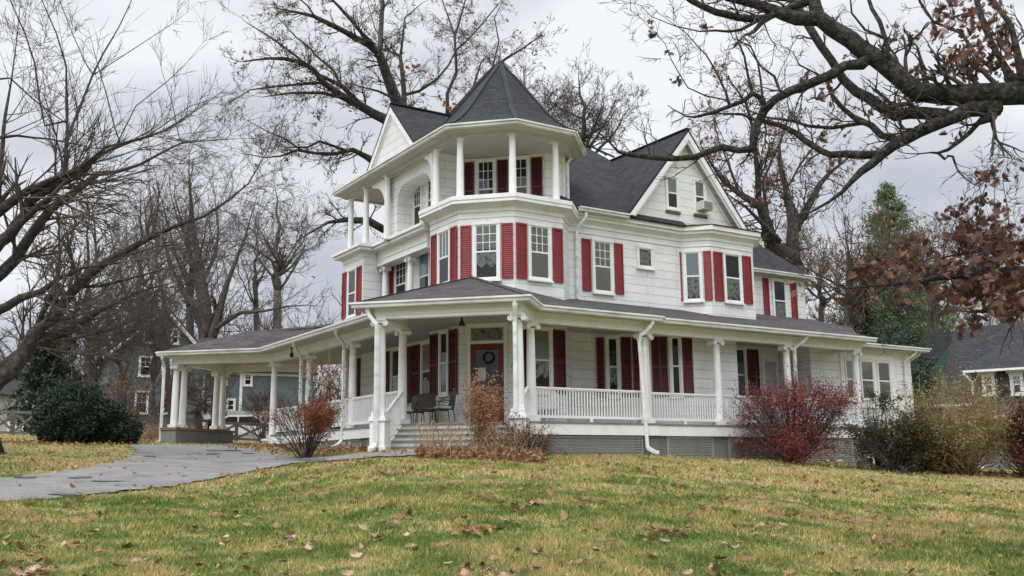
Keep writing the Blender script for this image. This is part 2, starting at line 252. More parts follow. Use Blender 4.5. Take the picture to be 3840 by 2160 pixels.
# ------------------------------------------------------------------ mesh builder
def link(name, me, mat, parent):
    o = bpy.data.objects.new(name, me); COL.objects.link(o)
    if mat is not None: me.materials.append(MT[mat] if isinstance(mat, str) else mat)
    if parent is not None: o.parent = parent
    return o
def tag(o, label, cat, group=None, kind=None):
    if label: o['label'] = label
    if cat: o['category'] = cat
    if group: o['group'] = group
    if kind: o['kind'] = kind
    return o
def thing(name, label, cat, group=None):
    o = bpy.data.objects.new(name, None); COL.objects.link(o); o.empty_display_size = .2
    return tag(o, label, cat, group)
class MB:
    def __init__(s): s.v = []; s.f = []
    def face(s, pts):
        n = len(s.v); s.v += [tuple(p) for p in pts]; s.f.append(tuple(range(n, n+len(pts)))); return s
    def add(s, vs, fs):
        n = len(s.v); s.v += [tuple(p) for p in vs]; s.f += [tuple(i+n for i in f) for f in fs]; return s
    def box(s, x0, x1, y0, y1, z0, z1):
        return s.hexa([(x0, y0), (x1, y0), (x1, y1), (x0, y1)], z0, z1)
    def hexa(s, poly, z0, z1):          # vertical prism of any polygon; z0/z1 may be lists
        k = len(poly); a = z0 if hasattr(z0, '__len__') else [z0]*k; b = z1 if hasattr(z1, '__len__') else [z1]*k
        vs = [(p[0], p[1], a[i]) for i, p in enumerate(poly)]+[(p[0], p[1], b[i]) for i, p in enumerate(poly)]
        fs = [tuple(range(k-1, -1, -1)), tuple(range(k, 2*k))]+[(i, (i+1) % k, k+(i+1) % k, k+i) for i in range(k)]
        return s.add(vs, fs)
    def obox(s, a, b, w, z0, z1, off=0):  # box along a->b; thickness w outwards (right of travel), starting at off
        a = Vector(a[:2]); b = Vector(b[:2]); d = (b-a).normalized(); n = Vector((d.y, -d.x))
        return s.hexa([a+n*off, b+n*off, b+n*(off+w), a+n*(off+w)], z0, z1)
    def beam(s, p, q, w, h):            # box along 3D segment
        p = Vector(p); q = Vector(q); d = (q-p).normalized(); r = d.cross(Vector((0, 0, 1)))
        if r.length < 1e-4: r = Vector((1, 0, 0))
        r.normalize(); u = r.cross(d)
        vs = [p+r*i*w/2+u*j*h/2 for i, j in ((-1, -1), (1, -1), (1, 1), (-1, 1))]+[q+r*i*w/2+u*j*h/2 for i, j in ((-1, -1), (1, -1), (1, 1), (-1, 1))]
        return s.add(vs, [(3, 2, 1, 0), (4, 5, 6, 7), (0, 1, 5, 4), (1, 2, 6, 5), (2, 3, 7, 6), (3, 0, 4, 7)])
    def tube(s, pts, rad, n=8, cap=True):
        pts = [Vector(p) for p in pts]; k = len(pts)
        if not hasattr(rad, '__len__'): rad = [rad]*k
        vs = []; ref = None
        for i, p in enumerate(pts):
            d = (pts[min(i+1, k-1)]-pts[max(i-1, 0)]).normalized()
            if ref is None: ref = d.orthogonal().normalized()
            else: ref = (ref-d*ref.dot(d)).normalized()
            b = d.cross(ref)
            for j in range(n):
                a = 2*math.pi*j/n; vs.append(p+(ref*math.cos(a)+b*math.sin(a))*rad[i])
        fs = [(i*n+j, i*n+(j+1) % n, (i+1)*n+(j+1) % n, (i+1)*n+j) for i in range(k-1) for j in range(n)]
        if cap: fs += [tuple(range(n-1, -1, -1)), tuple(range((k-1)*n, k*n))]
        return s.add(vs, fs)
    def lathe(s, x, y, prof, n=16):      # prof: (r,z)
        vs = [(x+r*math.cos(2*math.pi*j/n), y+r*math.sin(2*math.pi*j/n), z) for r, z in prof for j in range(n)]; k = len(prof)
        fs = [(i*n+j, i*n+(j+1) % n, (i+1)*n+(j+1) % n, (i+1)*n+j) for i in range(k-1) for j in range(n)]
        fs += [tuple(range(n-1, -1, -1)), tuple(range((k-1)*n, k*n))]
        return s.add(vs, fs)
    def build(s, name, mat, parent=None, smooth=False, solid=0, bevel=0):
        me = bpy.data.meshes.new(name); me.from_pydata(s.v, [], s.f); me.update()
        uv = me.uv_layers.new(name='UVMap'); co = uv.data
        for p in me.polygons:
            n = p.normal
            if abs(n.z) > .985: t = Vector((1, 0, 0)); b = Vector((0, 1, 0))
            else: t = Vector((0, 0, 1)).cross(n).normalized(); b = n.cross(t)
            for li in p.loop_indices:
                c = me.vertices[me.loops[li].vertex_index].co; co[li].uv = (c.dot(t), c.dot(b))
        if smooth: me.polygons.foreach_set('use_smooth', [True]*len(me.polygons))
        o = link(name, me, mat, parent)
        if solid:
            md = o.modifiers.new('thickness', 'SOLIDIFY'); md.thickness = solid; md.offset = -1
        if bevel:
            md = o.modifiers.new('bevel', 'BEVEL'); md.width = bevel; md.segments = 2; md.limit_method = 'ANGLE'
        return o
def offset_path(path, d, closed=False):
    pts = [Vector(p[:2]) for p in path]; k = len(pts); out = []
    for i in range(k):
        def nn(a, b):
            t = (b-a).normalized(); return Vector((t.y, -t.x))
        if closed or (0 < i < k-1):
            n1 = nn(pts[i-1], pts[i]); n2 = nn(pts[i], pts[(i+1) % k]); m = n1+n2
            m = m/max(m.dot(m)/2, .3)*1.0 if m.length > 1e-6 else n1
            out.append(pts[i]+m*d)
        else:
            n = nn(pts[0], pts[1]) if i == 0 else nn(pts[-2], pts[-1]); out.append(pts[i]+n*d)
    return out
def band(mb, path, o0, o1, z0, z1, closed=False):
    """mitred moulding: rectangle between offsets o0..o1 and heights z0..z1 (z may be (inner,outer))"""
    A = offset_path(path, o0, closed); B = offset_path(path, o1, closed); k = len(A)
    z0 = z0 if hasattr(z0, '__len__') else (z0, z0); z1 = z1 if hasattr(z1, '__len__') else (z1, z1)
    vs = []
    for a, b in zip(A, B): vs += [(a.x, a.y, z0[0]), (b.x, b.y, z0[1]), (b.x, b.y, z1[1]), (a.x, a.y, z1[0])]
    fs = []
    for i in range(k if closed else k-1):
        j = (i+1) % k
        for q in range(4): fs.append((i*4+q, i*4+(q+1) % 4, j*4+(q+1) % 4, j*4+q))
    if not closed: fs += [(3, 2, 1, 0), ((k-1)*4, (k-1)*4+1, (k-1)*4+2, (k-1)*4+3)]
    # outward orientation
    mb.add(vs, [tuple(reversed(f)) for f in fs]); return mb

# fast batches for twigs and leaves
class Twigs:
    def __init__(s): s.g = {}
    def add(s, pts, rads): s.g.setdefault(len(pts), []).append((pts, rads))
    def count(s): return sum(len(v) for v in s.g.values())
    def build(s, name, mat, parent, n=4):
        V = []; F = []; base = 0
        for k, lst in s.g.items():
            A = np.array([p for p, r in lst], float); R = np.array([r for p, r in lst], float); m = len(lst)
            T = np.empty_like(A); T[:, 1:-1] = A[:, 2:]-A[:, :-2]; T[:, 0] = A[:, 1]-A[:, 0]; T[:, -1] = A[:, -1]-A[:, -2]
            T /= np.linalg.norm(T, axis=2, keepdims=True)+1e-9
            D = A[:, -1]-A[:, 0]; ref = np.where(np.abs(D[:, 2:3]) > .8*np.linalg.norm(D, axis=1, keepdims=True), [[1., 0, 0]], [[0, 0, 1.]])[:, None, :]
            U = np.cross(T, np.broadcast_to(ref, T.shape)); U /= np.linalg.norm(U, axis=2, keepdims=True)+1e-9; W = np.cross(T, U)
            an = np.arange(n)*2*np.pi/n
            ring = A[:, :, None, :]+R[:, :, None, None]*(U[:, :, None, :]*np.cos(an)[None, None, :, None]+W[:, :, None, :]*np.sin(an)[None, None, :, None])
            V.append(ring.reshape(-1, 3))
            i = np.arange(m)[:, None, None]*k*n; j = np.arange(k-1)[None, :, None]*n; q = np.arange(n)[None, None, :]; q2 = (q+1) % n
            f = np.stack([i+j+q, i+j+q2, i+j+n+q2, i+j+n+q], -1).reshape(-1, 4)+base
            F.append(f); base += m*k*n
        if not V: return None
        return fast_mesh(name, np.concatenate(V), np.concatenate(F), mat, parent, True)
def fast_mesh(name, V, F, mat, parent, smooth=False):
    me = bpy.data.meshes.new(name); nf, k = F.shape
    me.vertices.add(len(V)); me.vertices.foreach_set('co', V.astype(np.float32).ravel())
    me.loops.add(nf*k); me.loops.foreach_set('vertex_index', F.astype(np.int32).ravel())
    me.polygons.add(nf); me.polygons.foreach_set('loop_start', np.arange(nf, dtype=np.int32)*k); me.polygons.foreach_set('loop_total', np.full(nf, k, np.int32))
    if smooth: me.polygons.foreach_set('use_smooth', np.ones(nf, bool))
    me.update(calc_edges=True); me.validate()
    return link(name, me, mat, parent)
def rand_rot(n, rng):
    q = rng.normal(size=(n, 4)); q /= np.linalg.norm(q, axis=1, keepdims=True); w, x, y, z = q.T
    return np.stack([np.stack([1-2*(y*y+z*z), 2*(x*y-z*w), 2*(x*z+y*w)], -1), np.stack([2*(x*y+z*w), 1-2*(x*x+z*z), 2*(y*z-x*w)], -1), np.stack([2*(x*z-y*w), 2*(y*z+x*w), 1-2*(x*x+y*y)], -1)], 1)
LEAF = {'oval': (np.array([[0, 0, 0], [.28, .22, .05], [.7, .18, .08], [1, 0, 0], [.7, -.18, .08], [.28, -.22, .05]])-[.5, 0, 0]),
        'tri': np.array([[-.5, 0, 0], [.1, .28, .05], [.5, -.1, 0]]),
        'needle': np.array([[-.5, -.03, 0], [-.5, .03, 0], [.5, 0, 0]])}
def oak_leaf_template(rng):
    th = []; N_ = 14
    for i in range(N_):
        t = i/(N_-1); w = (math.sin(math.pi*min(1, t*1.03)**.85)*.44+.02)*(1.0 if i % 2 else .30); th.append((t, w))
    pts = [(t-.5, w) for t, w in th]+[(t-.5, -w*.95) for t, w in reversed(th)][1:-1]
    c1, c2 = rng.uniform(-.7, 1.3), rng.uniform(-1.6, 2.6)
    return np.array([(x, y, c1*x*x+c2*y*y+rng.uniform(-.03, .03)) for x, y in pts])
def leaves(name, pos, size, mat, parent, rng, shape='oval', flat=None):
    """one leaf-sized face per position"""
    t = LEAF[shape] if isinstance(shape, str) else shape; n = len(pos)
    if n == 0: return None
    R = rand_rot(n, rng)
    if flat is not None:
        a = rng.uniform(0, 2*np.pi, n); tl = rng.normal(0, flat, (n, 2)); R = np.zeros((n, 3, 3))
        R[:, 0, 0] = np.cos(a); R[:, 0, 1] = -np.sin(a); R[:, 1, 0] = np.sin(a); R[:, 1, 1] = np.cos(a); R[:, 2, 2] = 1; R[:, 2, 0] = tl[:, 0]; R[:, 2, 1] = tl[:, 1]
    sz = size*rng.uniform(.6, 1.3, n)
    V = np.einsum('nij,kj->nki', R, t)*sz[:, None, None]+np.asarray(pos)[:, None, :]
    F = np.arange(n*len(t)).reshape(n, len(t))
    return fast_mesh(name, V.reshape(-1, 3), F, mat, parent)

# ------------------------------------------------------------------ THE HOUSE
house = thing('victorian_house', 'white two and a half storey Victorian house with octagonal turret, red shutters and wraparound porch', 'house')
A_, B_, C_, D_, E_ = (13.87, 26.05), (13.90, 24.33), (15.07, 23.16), (16.82, 23.16), (17.66, 24.0)
# walls: sheets of siding, each a real thickness
def wall(name, path, z0, z1, mat='siding', th=.12):
    mb = MB(); band(mb, path, -th, 0, z0, z1); return mb.build(name, mat, house)
bay1 = [(18.60, 24.03), (21.24, 22.36)]
wall('ground_floor_wall', [(19, 33.5), (14.6, 33.5), (14.6, 26.78), A_, B_, C_, D_, E_, (18.6, 24.03), (21.24, 22.36), (23.02, 22.36), (24.35, 24.0), (26.78, 24.0), (26.78, 22.6), (32.3, 22.6), (32.3, 28)], .1, 4.12)
wall('upper_wall', [(20, 34), (14.9, 34), (14.9, 32.25), (13.65, 32.25), (13.65, 30.5), (14.65, 30.5), (14.65, 26.83), A_, B_, C_, D_, E_, (22.3, 24.0), (22.98, 23.32), (25.02, 23.32), (25.7, 24.0), (25.7, 33)], 4.0, 7.62)
wall('wing_wall', [(25.55, 25.8), (30.5, 25.8), (30.5, 34)], 4.0, 7.05)
wall('loggia_wall', [(17.9, 29.2), (14.0, 29.2), (14.0, 28.64)], 7.45, 9.75)
wall('loggia_wall', [(14.0, 26.27), (14.0, 25.9), (14.75, 25.9), (15.05, 26.15), (16.98, 24.22), (17.7, 24.22), (17.7, 26.5)], 7.45, 9.75)
# arch opening between, with soffit curve; recessed wall behind
def arch():
    mb = MB(); y0, y1, zs, zt = 26.27, 28.64, 8.62, 9.17
    prof = [(y1, 7.45)]
    for i in range(9): a = i/8*math.pi/2; prof.append((y1-.62+.62*math.cos(a), zs+(zt-zs)*math.sin(a)))
    for i in range(8, -1, -1): a = i/8*math.pi/2; prof.append((y0+.62-.62*math.cos(a), zs+(zt-zs)*math.sin(a)))
    prof.append((y0, 7.45))
    for i in range(1, len(prof)-2):
        (ya, za), (yb, zb) = prof[i], prof[i+1]
        mb.face([(14.0, ya, za), (14.0, yb, zb), (14.0, yb, 9.75), (14.0, ya, 9.75)])
    mb.build('arch_spandrel', 'siding', house)
    mb = MB()
    prof = [((y-.004 if y > 28 else y+.004 if y < 26.5 else y), z-.003) for y, z in prof]
    for (ya, za), (yb, zb) in zip(prof, prof[1:]): mb.face([(14.0, ya, za), (14.62, ya, za), (14.62, yb, zb), (14.0, yb, zb)])
    mb.build('arch_reveal', 'siding', house)
arch()
wall('recessed_wall', [(14.6, 28.8), (14.6, 26.1)], 7.45, 9.6)

WT = 'trim'
# corner boards and friezes under the ledges
def strips():
    mb = MB(); U = [(13.65, 32.25), (13.65, 30.5), (14.12, 30.5), (14.12, 26.80), A_, B_, C_, D_, E_, (22.3, 24.0), (22.98, 23.32), (25.02, 23.32), (25.7, 24.0)]
    for u, o, za, zb in ((U[4:9], .035, 7.28, 7.50), (U[4:9], .02, 7.10, 7.16), (U[8:], .035, 7.34, 7.60), (U[8:], .02, 7.14, 7.19), (U[:3], .03, 7.10, 7.34)):
        mb = MB(); band(mb, u, .003, o, za, zb); mb.build('frieze_board', WT, house, bevel=.006)
    mb = MB(); band(mb, [(14.15, 30.48), (14.15, 26.78)], -.4, 0, 6.76, 7.34); band(mb, [(14.15, 30.48), (14.15, 26.78)], .0, .03, 6.98, 7.02); band(mb, [(14.15, 30.48), (14.15, 26.78)], .0, .05, 6.76, 6.80)
    mb.build('entablature_beam', WT, house, bevel=.006)
strips()
# ledges (balcony parapets)
def ledges():
    mb = MB(); TL = [(14.15, 26.40), A_, B_, C_, D_, (17.72, 24.06)]
    TL = [(14.3, 26.53), (13.87, 26.1), B_, C_, D_, (17.7, 24.04)]
    band(mb, TL, -.6, .32, 7.60, 7.73); band(mb, TL, -.6, .30, 7.50, 7.60); band(mb, TL, .0, .2, (7.36, 7.50), (7.50, 7.50))
    mb.build('turret_ledge', WT, house, bevel=.008)
    mb = MB(); mb.hexa([(13.7, 32.2), (13.7, 30.45), (14.2, 30.45), (14.2, 26.6), (15.6, 26.6), (15.6, 32.2)], 7.31, 7.492)
    LL = [(15.6, 32.25), (13.65, 32.25), (13.65, 30.5), (14.15, 30.5), (14.15, 26.6)]
    band(mb, LL, -.03, .33, 7.40, 7.50); band(mb, LL, -.02, .26, 7.30, 7.40); band(mb, LL[:3], .0, .16, (7.2, 7.3), (7.3, 7.3))
    mb.build('side_ledge', WT, house, bevel=.008)
    mb = MB(); RL = [(17.8, 24.0), (22.3, 24.0), (22.98, 23.32), (25.02, 23.32), (25.72, 24.02)]
    band(mb, RL, 0, .30, 7.64, 7.80); band(mb, RL, 0, .22, 7.54, 7.64); band(mb, RL, .0, .14, (7.40, 7.54), (7.54, 7.54))
    mb.build('cornice', WT, house, bevel=.008)
    mb = MB(); mb.face([(22.3, 24.1, 8.02), (22.05, 23.7, 7.82), (22.9, 22.98, 7.82), (25.25, 22.98, 7.82), (26.0, 23.8, 7.82), (25.3, 24.1, 8.02)])
    mb.face([(22.3, 24.1, 8.02), (22.05, 23.7, 7.82), (22.05, 24.1, 7.82)])
    mb.build('bay_roof', 'roof', house, solid=.03)
ledges()

# balcony floors
mb = MB(); mb.hexa([(14.3, 29.3), (15.5, 29.3), (15.5, 32.1), (14.3, 32.1)], 7.494, 7.51); mb.build('balcony_floor', 'deck', house)
mb = MB(); mb.hexa([(13.95, 26.0), (13.95, 24.4), (15.1, 23.25), (16.8, 23.25), (17.6, 24.0), (17.2, 25.9)], 7.5, 7.56); mb.build('balcony_floor', 'deck', house)

# ---- windows, shutters
def win(a, b, z0, z1, style=(1, 1), blind=None, curtain=None, n=None, parent=house, name='window', cas=.075, sill=True, mid=None):
    """a->b along the wall, travelling so that outward is to the right"""
    a = Vector(a[:2]); b = Vector(b[:2]); d = (b-a); w = d.length; d.normalize()
    def q(u): return a+d*u
    f = MB()
    c = cas; pr = .05
    f.obox(q(0), q(c), pr, z0, z1-c, .002); f.obox(q(w-c), q(w), pr, z0, z1-c, .002); f.obox(q(-.015), q(w+.015), pr+.012, z1-c, z1, .002); f.obox(q(c), q(w-c), pr, z0, z0+c*.6, .002)
    i0, i1, g0, g1 = c+.001, w-c-.001, z0+c*.6, z1-c; m = mid if mid is not None else (g0+g1)/2; s = .038
    f.obox(q(i0), q(i0+s), .03, g0, g1, .004); f.obox(q(i1-s), q(i1), .03, g0, g1, .004)
    f.obox(q(i0+s), q(i1-s), .034, m-.025, m+.025, .004); f.obox(q(i0+s), q(i1-s), .028, g0, g0+s*1.3, .004); f.obox(q(i0+s), q(i1-s), .03, g1-s, g1, .004)
    nx, nz = style; u0, u1 = i0+s, i1-s
    if nx > 1:
        for k in range(1, nx): uu = u0+(u1-u0)*k/nx; f.obox(q(uu-.010), q(uu+.010), .022, m+.025, g1-s, .005)
        for k in range(1, nz): zz = m+.025+(g1-s-m-.025)*k/nz; f.obox(q(u0), q(u1), .020, zz-.010, zz+.010, .006)
    fo = f.build(name, WT, parent)
    k = MB(); nv = Vector((d.y, -d.x))*.016; ga, gb2 = q(i0)+nv, q(i1)+nv; k.face([(*ga, g0), (*gb2, g0), (*gb2, g1), (*ga, g1)]); k.build('glass', 'glass', fo)
    k = MB(); k.obox(q(i0), q(i1), .001, g0, g1, .0015); k.build('interior', 'dark', fo)
    if blind:
        lo, hi, mt = blind; k = MB(); za = g0+(g1-g0)*lo; zb = g0+(g1-g0)*hi; k.obox(q(i0+s), q(i1-s), .002, za, zb, .006); k.build('blind', mt, fo)
    if curtain:
        k = MB(); lo, hi = curtain; za = g0+(m-g0)*lo; zb = m-.03 if hi is None else g0+(g1-g0)*hi; nn = 10
        top = [(u0+(u1-u0)*t/nn, zb) for t in range(nn+1)]; bot = [(u0+(u1-u0)*t/nn, za+.06*abs(math.cos(t/nn*math.pi*2))*1.6-.05*abs(math.sin(t/nn*2*math.pi))) for t in range(nn+1)]
        off = Vector((d.y, -d.x))
        for t in range(nn):
            P4 = [(*(q(bot[t][0])+off*.009), bot[t][1]), (*(q(bot[t+1][0])+off*.009), bot[t+1][1]), (*(q(top[t+1][0])+off*.009), top[t+1][1]), (*(q(top[t][0])+off*.009), top[t][1])]; k.face(P4)
        k.build('lace_curtain', 'lace', fo)
    if sill:
        k = MB(); k.obox(q(-.03), q(w+.03), .10, z0-.05, z0-.001, .002); k.build('sill', WT, fo)
    return fo
def shutter(a, b, z0, z1, mat='shutter', split=False):
    a = Vector(a[:2]); b = Vector(b[:2]); d = (b-a); w = d.length; d.normalize()
    def q(u): return a+d*u
    f = MB(); s = .045 if w > .25 else .035; t = .04; o = .012
    f.obox(q(0), q(s), t, z0, z1, o); f.obox(q(w-s), q(w), t, z0, z1, o); f.obox(q(s), q(w-s), t-.004, z1-s*1.3, z1, o); f.obox(q(s), q(w-s), t-.004, z0, z0+s*1.6, o)
    zz = z0+s*1.6
    if split: f.obox(q(s), q(w-s), t-.004, (z0+z1)/2-.03, (z0+z1)/2+.03, o)
    nr = Vector((d.y, -d.x)); top = z1-s*1.3; pitch = .062
    while zz < top-.02:
        h = min(pitch, top-zz); p, r = q(s), q(w-s)
        f.add([(*(p+nr*(o+.008)), zz+h), (*(r+nr*(o+.008)), zz+h), (*(r+nr*(o+.032)), zz+.006), (*(p+nr*(o+.032)), zz+.006), (*(p+nr*(o+.004)), zz+.006), (*(r+nr*(o+.004)), zz+.006)], [(0, 3, 2, 1), (3, 4, 5, 2)])
        zz += pitch
    return f.build('shutter', mat, house)
def Y(x, y0, y1): return (x, y0), (x, y1)
def X(y, x0, x1): return (x0, y), (x1, y)
def DG(s, x0, x1): return (x0, s-x0), (x1, s-x1)
def LN(p, q, t0, t1):
    p = Vector(p); q = Vector(q); return p+(q-p)*t0, p+(q-p)*t1
Z0, Z1 = 5.27, 6.93
# turret second floor
SF2 = 38.23
shutter(*DG(SF2, 13.94, 14.17), Z0, 6.90); win(*DG(SF2, 14.20, 14.78), 5.24, 6.97, (3, 3), blind=(.55, 1, 'blind'), curtain=(.45, None)); shutter(*DG(SF2, 14.81, 15.05), Z0, 6.90)
shutter(*X(23.16, 15.13, 15.49), Z0, 6.92); win(*X(23.16, 15.54, 16.36), 5.28, 6.97, (3, 3), blind=(0.02, 1, 'blind')); shutter(*X(23.16, 16.42, 16.78), Z0, 6.92)
shutter(*Y(13.87, 25.93, 25.57), Z0, 6.92); win(*Y(13.87, 25.52, 24.74), 5.26, 6.97, (3, 1), blind=(.5, 1, 'blue_shade')); shutter(*Y(13.87, 24.71, 24.37), Z0, 6.92)
# right wall
shutter(*X(24, 18.13, 18.47), 5.3, 6.97); win(*X(24, 18.53, 19.36), 5.28, 7.02, (3, 3), blind=(0.02, 1, 'blind')); shutter(*X(24, 19.43, 19.77), 5.3, 6.97)
win(*X(24, 20.36, 21.08), 6.26, 7.0, (1, 1), mid=6.3, curtain=(.0, .9))
def pxs(n, d, *pxl, y=1000): return [tuple(onplane(p, y, (n[0], n[1], 0), d)[:2]) for p in pxl]
def c3(*v): return [2080+x*.40373 for x in v]
bp = pxs((1, 1), 46.3, *c3(1102, 1180, 1192, 1370, 1383, 1458)); bq = pxs((0, 1), 23.32, *c3(1474, 1552, 1562, 1728, 1741, 1817))
for p, up in ((bp, 'blue_shade'), (bq, None)):
    shutter(p[0], p[1], 5.3, 6.97); win(p[2], p[3], 5.28, 7.02, (1, 1), blind=(.5, 1, 'blue_shade') if up else None, curtain=(0.1, .5) if not up else (.1, None)); shutter(p[4], p[5], 5.3, 6.97)
shutter(*X(25.8, 28.12, 28.42), 5.3, 6.96); win(*X(25.8, 28.62, 29.42), 5.28, 7.0, (1, 1), blind=(.0, .45, 'lace')); shutter(*X(25.8, 29.66, 29.98), 5.3, 6.96)
# recessed side wall
shutter(*Y(14.65, 30.42, 30.10), 5.3, 6.95); win(*Y(14.65, 30.05, 29.1), 5.2, 6.97, (3, 3)); win(*Y(14.65, 28.3, 27.46), 5.2, 6.97, (1, 1), blind=(.5, 1, 'blue_shade')); shutter(*Y(14.65, 27.42, 27.1), 5.3, 6.95)
shutter(*Y(13.65, 32.22, 31.84), 5.13, 6.80); win(*Y(13.65, 31.78, 31.0), 5.1, 6.84, (1, 1)); shutter(*Y(13.65, 30.96, 30.60), 5.13, 6.80)
# third floor loggia
S3 = 41.2
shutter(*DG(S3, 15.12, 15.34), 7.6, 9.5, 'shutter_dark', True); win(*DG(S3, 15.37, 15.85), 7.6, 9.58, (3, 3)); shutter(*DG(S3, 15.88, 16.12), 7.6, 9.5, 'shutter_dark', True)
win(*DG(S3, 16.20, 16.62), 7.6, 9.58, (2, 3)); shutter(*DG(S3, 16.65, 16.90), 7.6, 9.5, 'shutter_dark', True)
win(*Y(14.6, 28.62, 27.98), 7.7, 9.36, (3, 3)); win(*Y(14.6, 27.62, 26.95), 7.7, 9.36, (3, 3))
# ground floor
D0, D1 = 2.0, 3.86
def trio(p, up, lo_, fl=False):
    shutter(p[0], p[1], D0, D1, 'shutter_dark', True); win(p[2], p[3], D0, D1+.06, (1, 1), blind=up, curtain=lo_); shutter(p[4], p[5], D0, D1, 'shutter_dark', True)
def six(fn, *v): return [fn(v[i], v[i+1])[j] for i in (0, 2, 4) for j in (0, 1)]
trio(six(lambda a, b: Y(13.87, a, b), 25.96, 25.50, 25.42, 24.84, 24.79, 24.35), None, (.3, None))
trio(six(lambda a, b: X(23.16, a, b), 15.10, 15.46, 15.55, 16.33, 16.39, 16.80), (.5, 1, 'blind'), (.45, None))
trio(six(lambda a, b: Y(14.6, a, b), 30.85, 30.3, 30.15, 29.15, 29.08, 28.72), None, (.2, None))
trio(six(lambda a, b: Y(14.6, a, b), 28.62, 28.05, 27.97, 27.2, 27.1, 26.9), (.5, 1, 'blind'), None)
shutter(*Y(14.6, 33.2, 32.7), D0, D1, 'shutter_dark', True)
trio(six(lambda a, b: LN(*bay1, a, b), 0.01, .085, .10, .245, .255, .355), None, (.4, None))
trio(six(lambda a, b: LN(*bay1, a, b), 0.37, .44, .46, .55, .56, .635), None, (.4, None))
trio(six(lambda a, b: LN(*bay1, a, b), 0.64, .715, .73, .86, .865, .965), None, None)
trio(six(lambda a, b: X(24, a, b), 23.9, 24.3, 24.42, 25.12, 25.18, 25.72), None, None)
# annex triple window
for k, (a, b) in enumerate(((28.52, 29.26), (29.34, 30.12), (30.28, 31.06))):
    win(*X(22.6, a, b), 2.12, 3.58, (1, 1), blind=(0.03, 1, 'blind'), sill=False, cas=.05)
mb = MB(); mb.obox((28.30, 22.6), (31.28, 22.6), .03, 3.60, 3.78, .002); mb.obox((28.30, 22.6), (28.5, 22.6), .03, 1.95, 3.60, .002); mb.obox((31.08, 22.6), (31.28, 22.6), .03, 1.95, 3.60, .002); mb.obox((28.24, 22.6), (31.34, 22.6), .08, 1.86, 1.95, .002); mb.build('annex_window_surround', WT, house)
# right gable windows + air conditioner
win(*X(23.85, 21.58, 22.18), 8.36, 9.55, (1, 1), blind=(.5, 1, 'blue_shade')); win(*X(23.85, 22.84, 23.43), 8.40, 9.60, (1, 1), blind=(.5, 1, 'blind'))
mb = MB(); mb.box(22.92, 23.38, 23.45, 23.82, 8.46, 8.76); ac = mb.build('air_conditioner', 'ac', house, bevel=.01)
mb = MB(); mb.box(22.96, 23.34, 23.44, 23.455, 8.49, 8.73); mb.build('grille', 'grey_paint', ac)
mb = MB(); mb.obox((21.56, 23.85), (22.2, 23.85), .05, 8.22, 8.27, .0); mb.obox((22.82, 23.85), (23.45, 23.85), .05, 8.26, 8.31, 0); mb.build('worn_sill', 'wood', house)

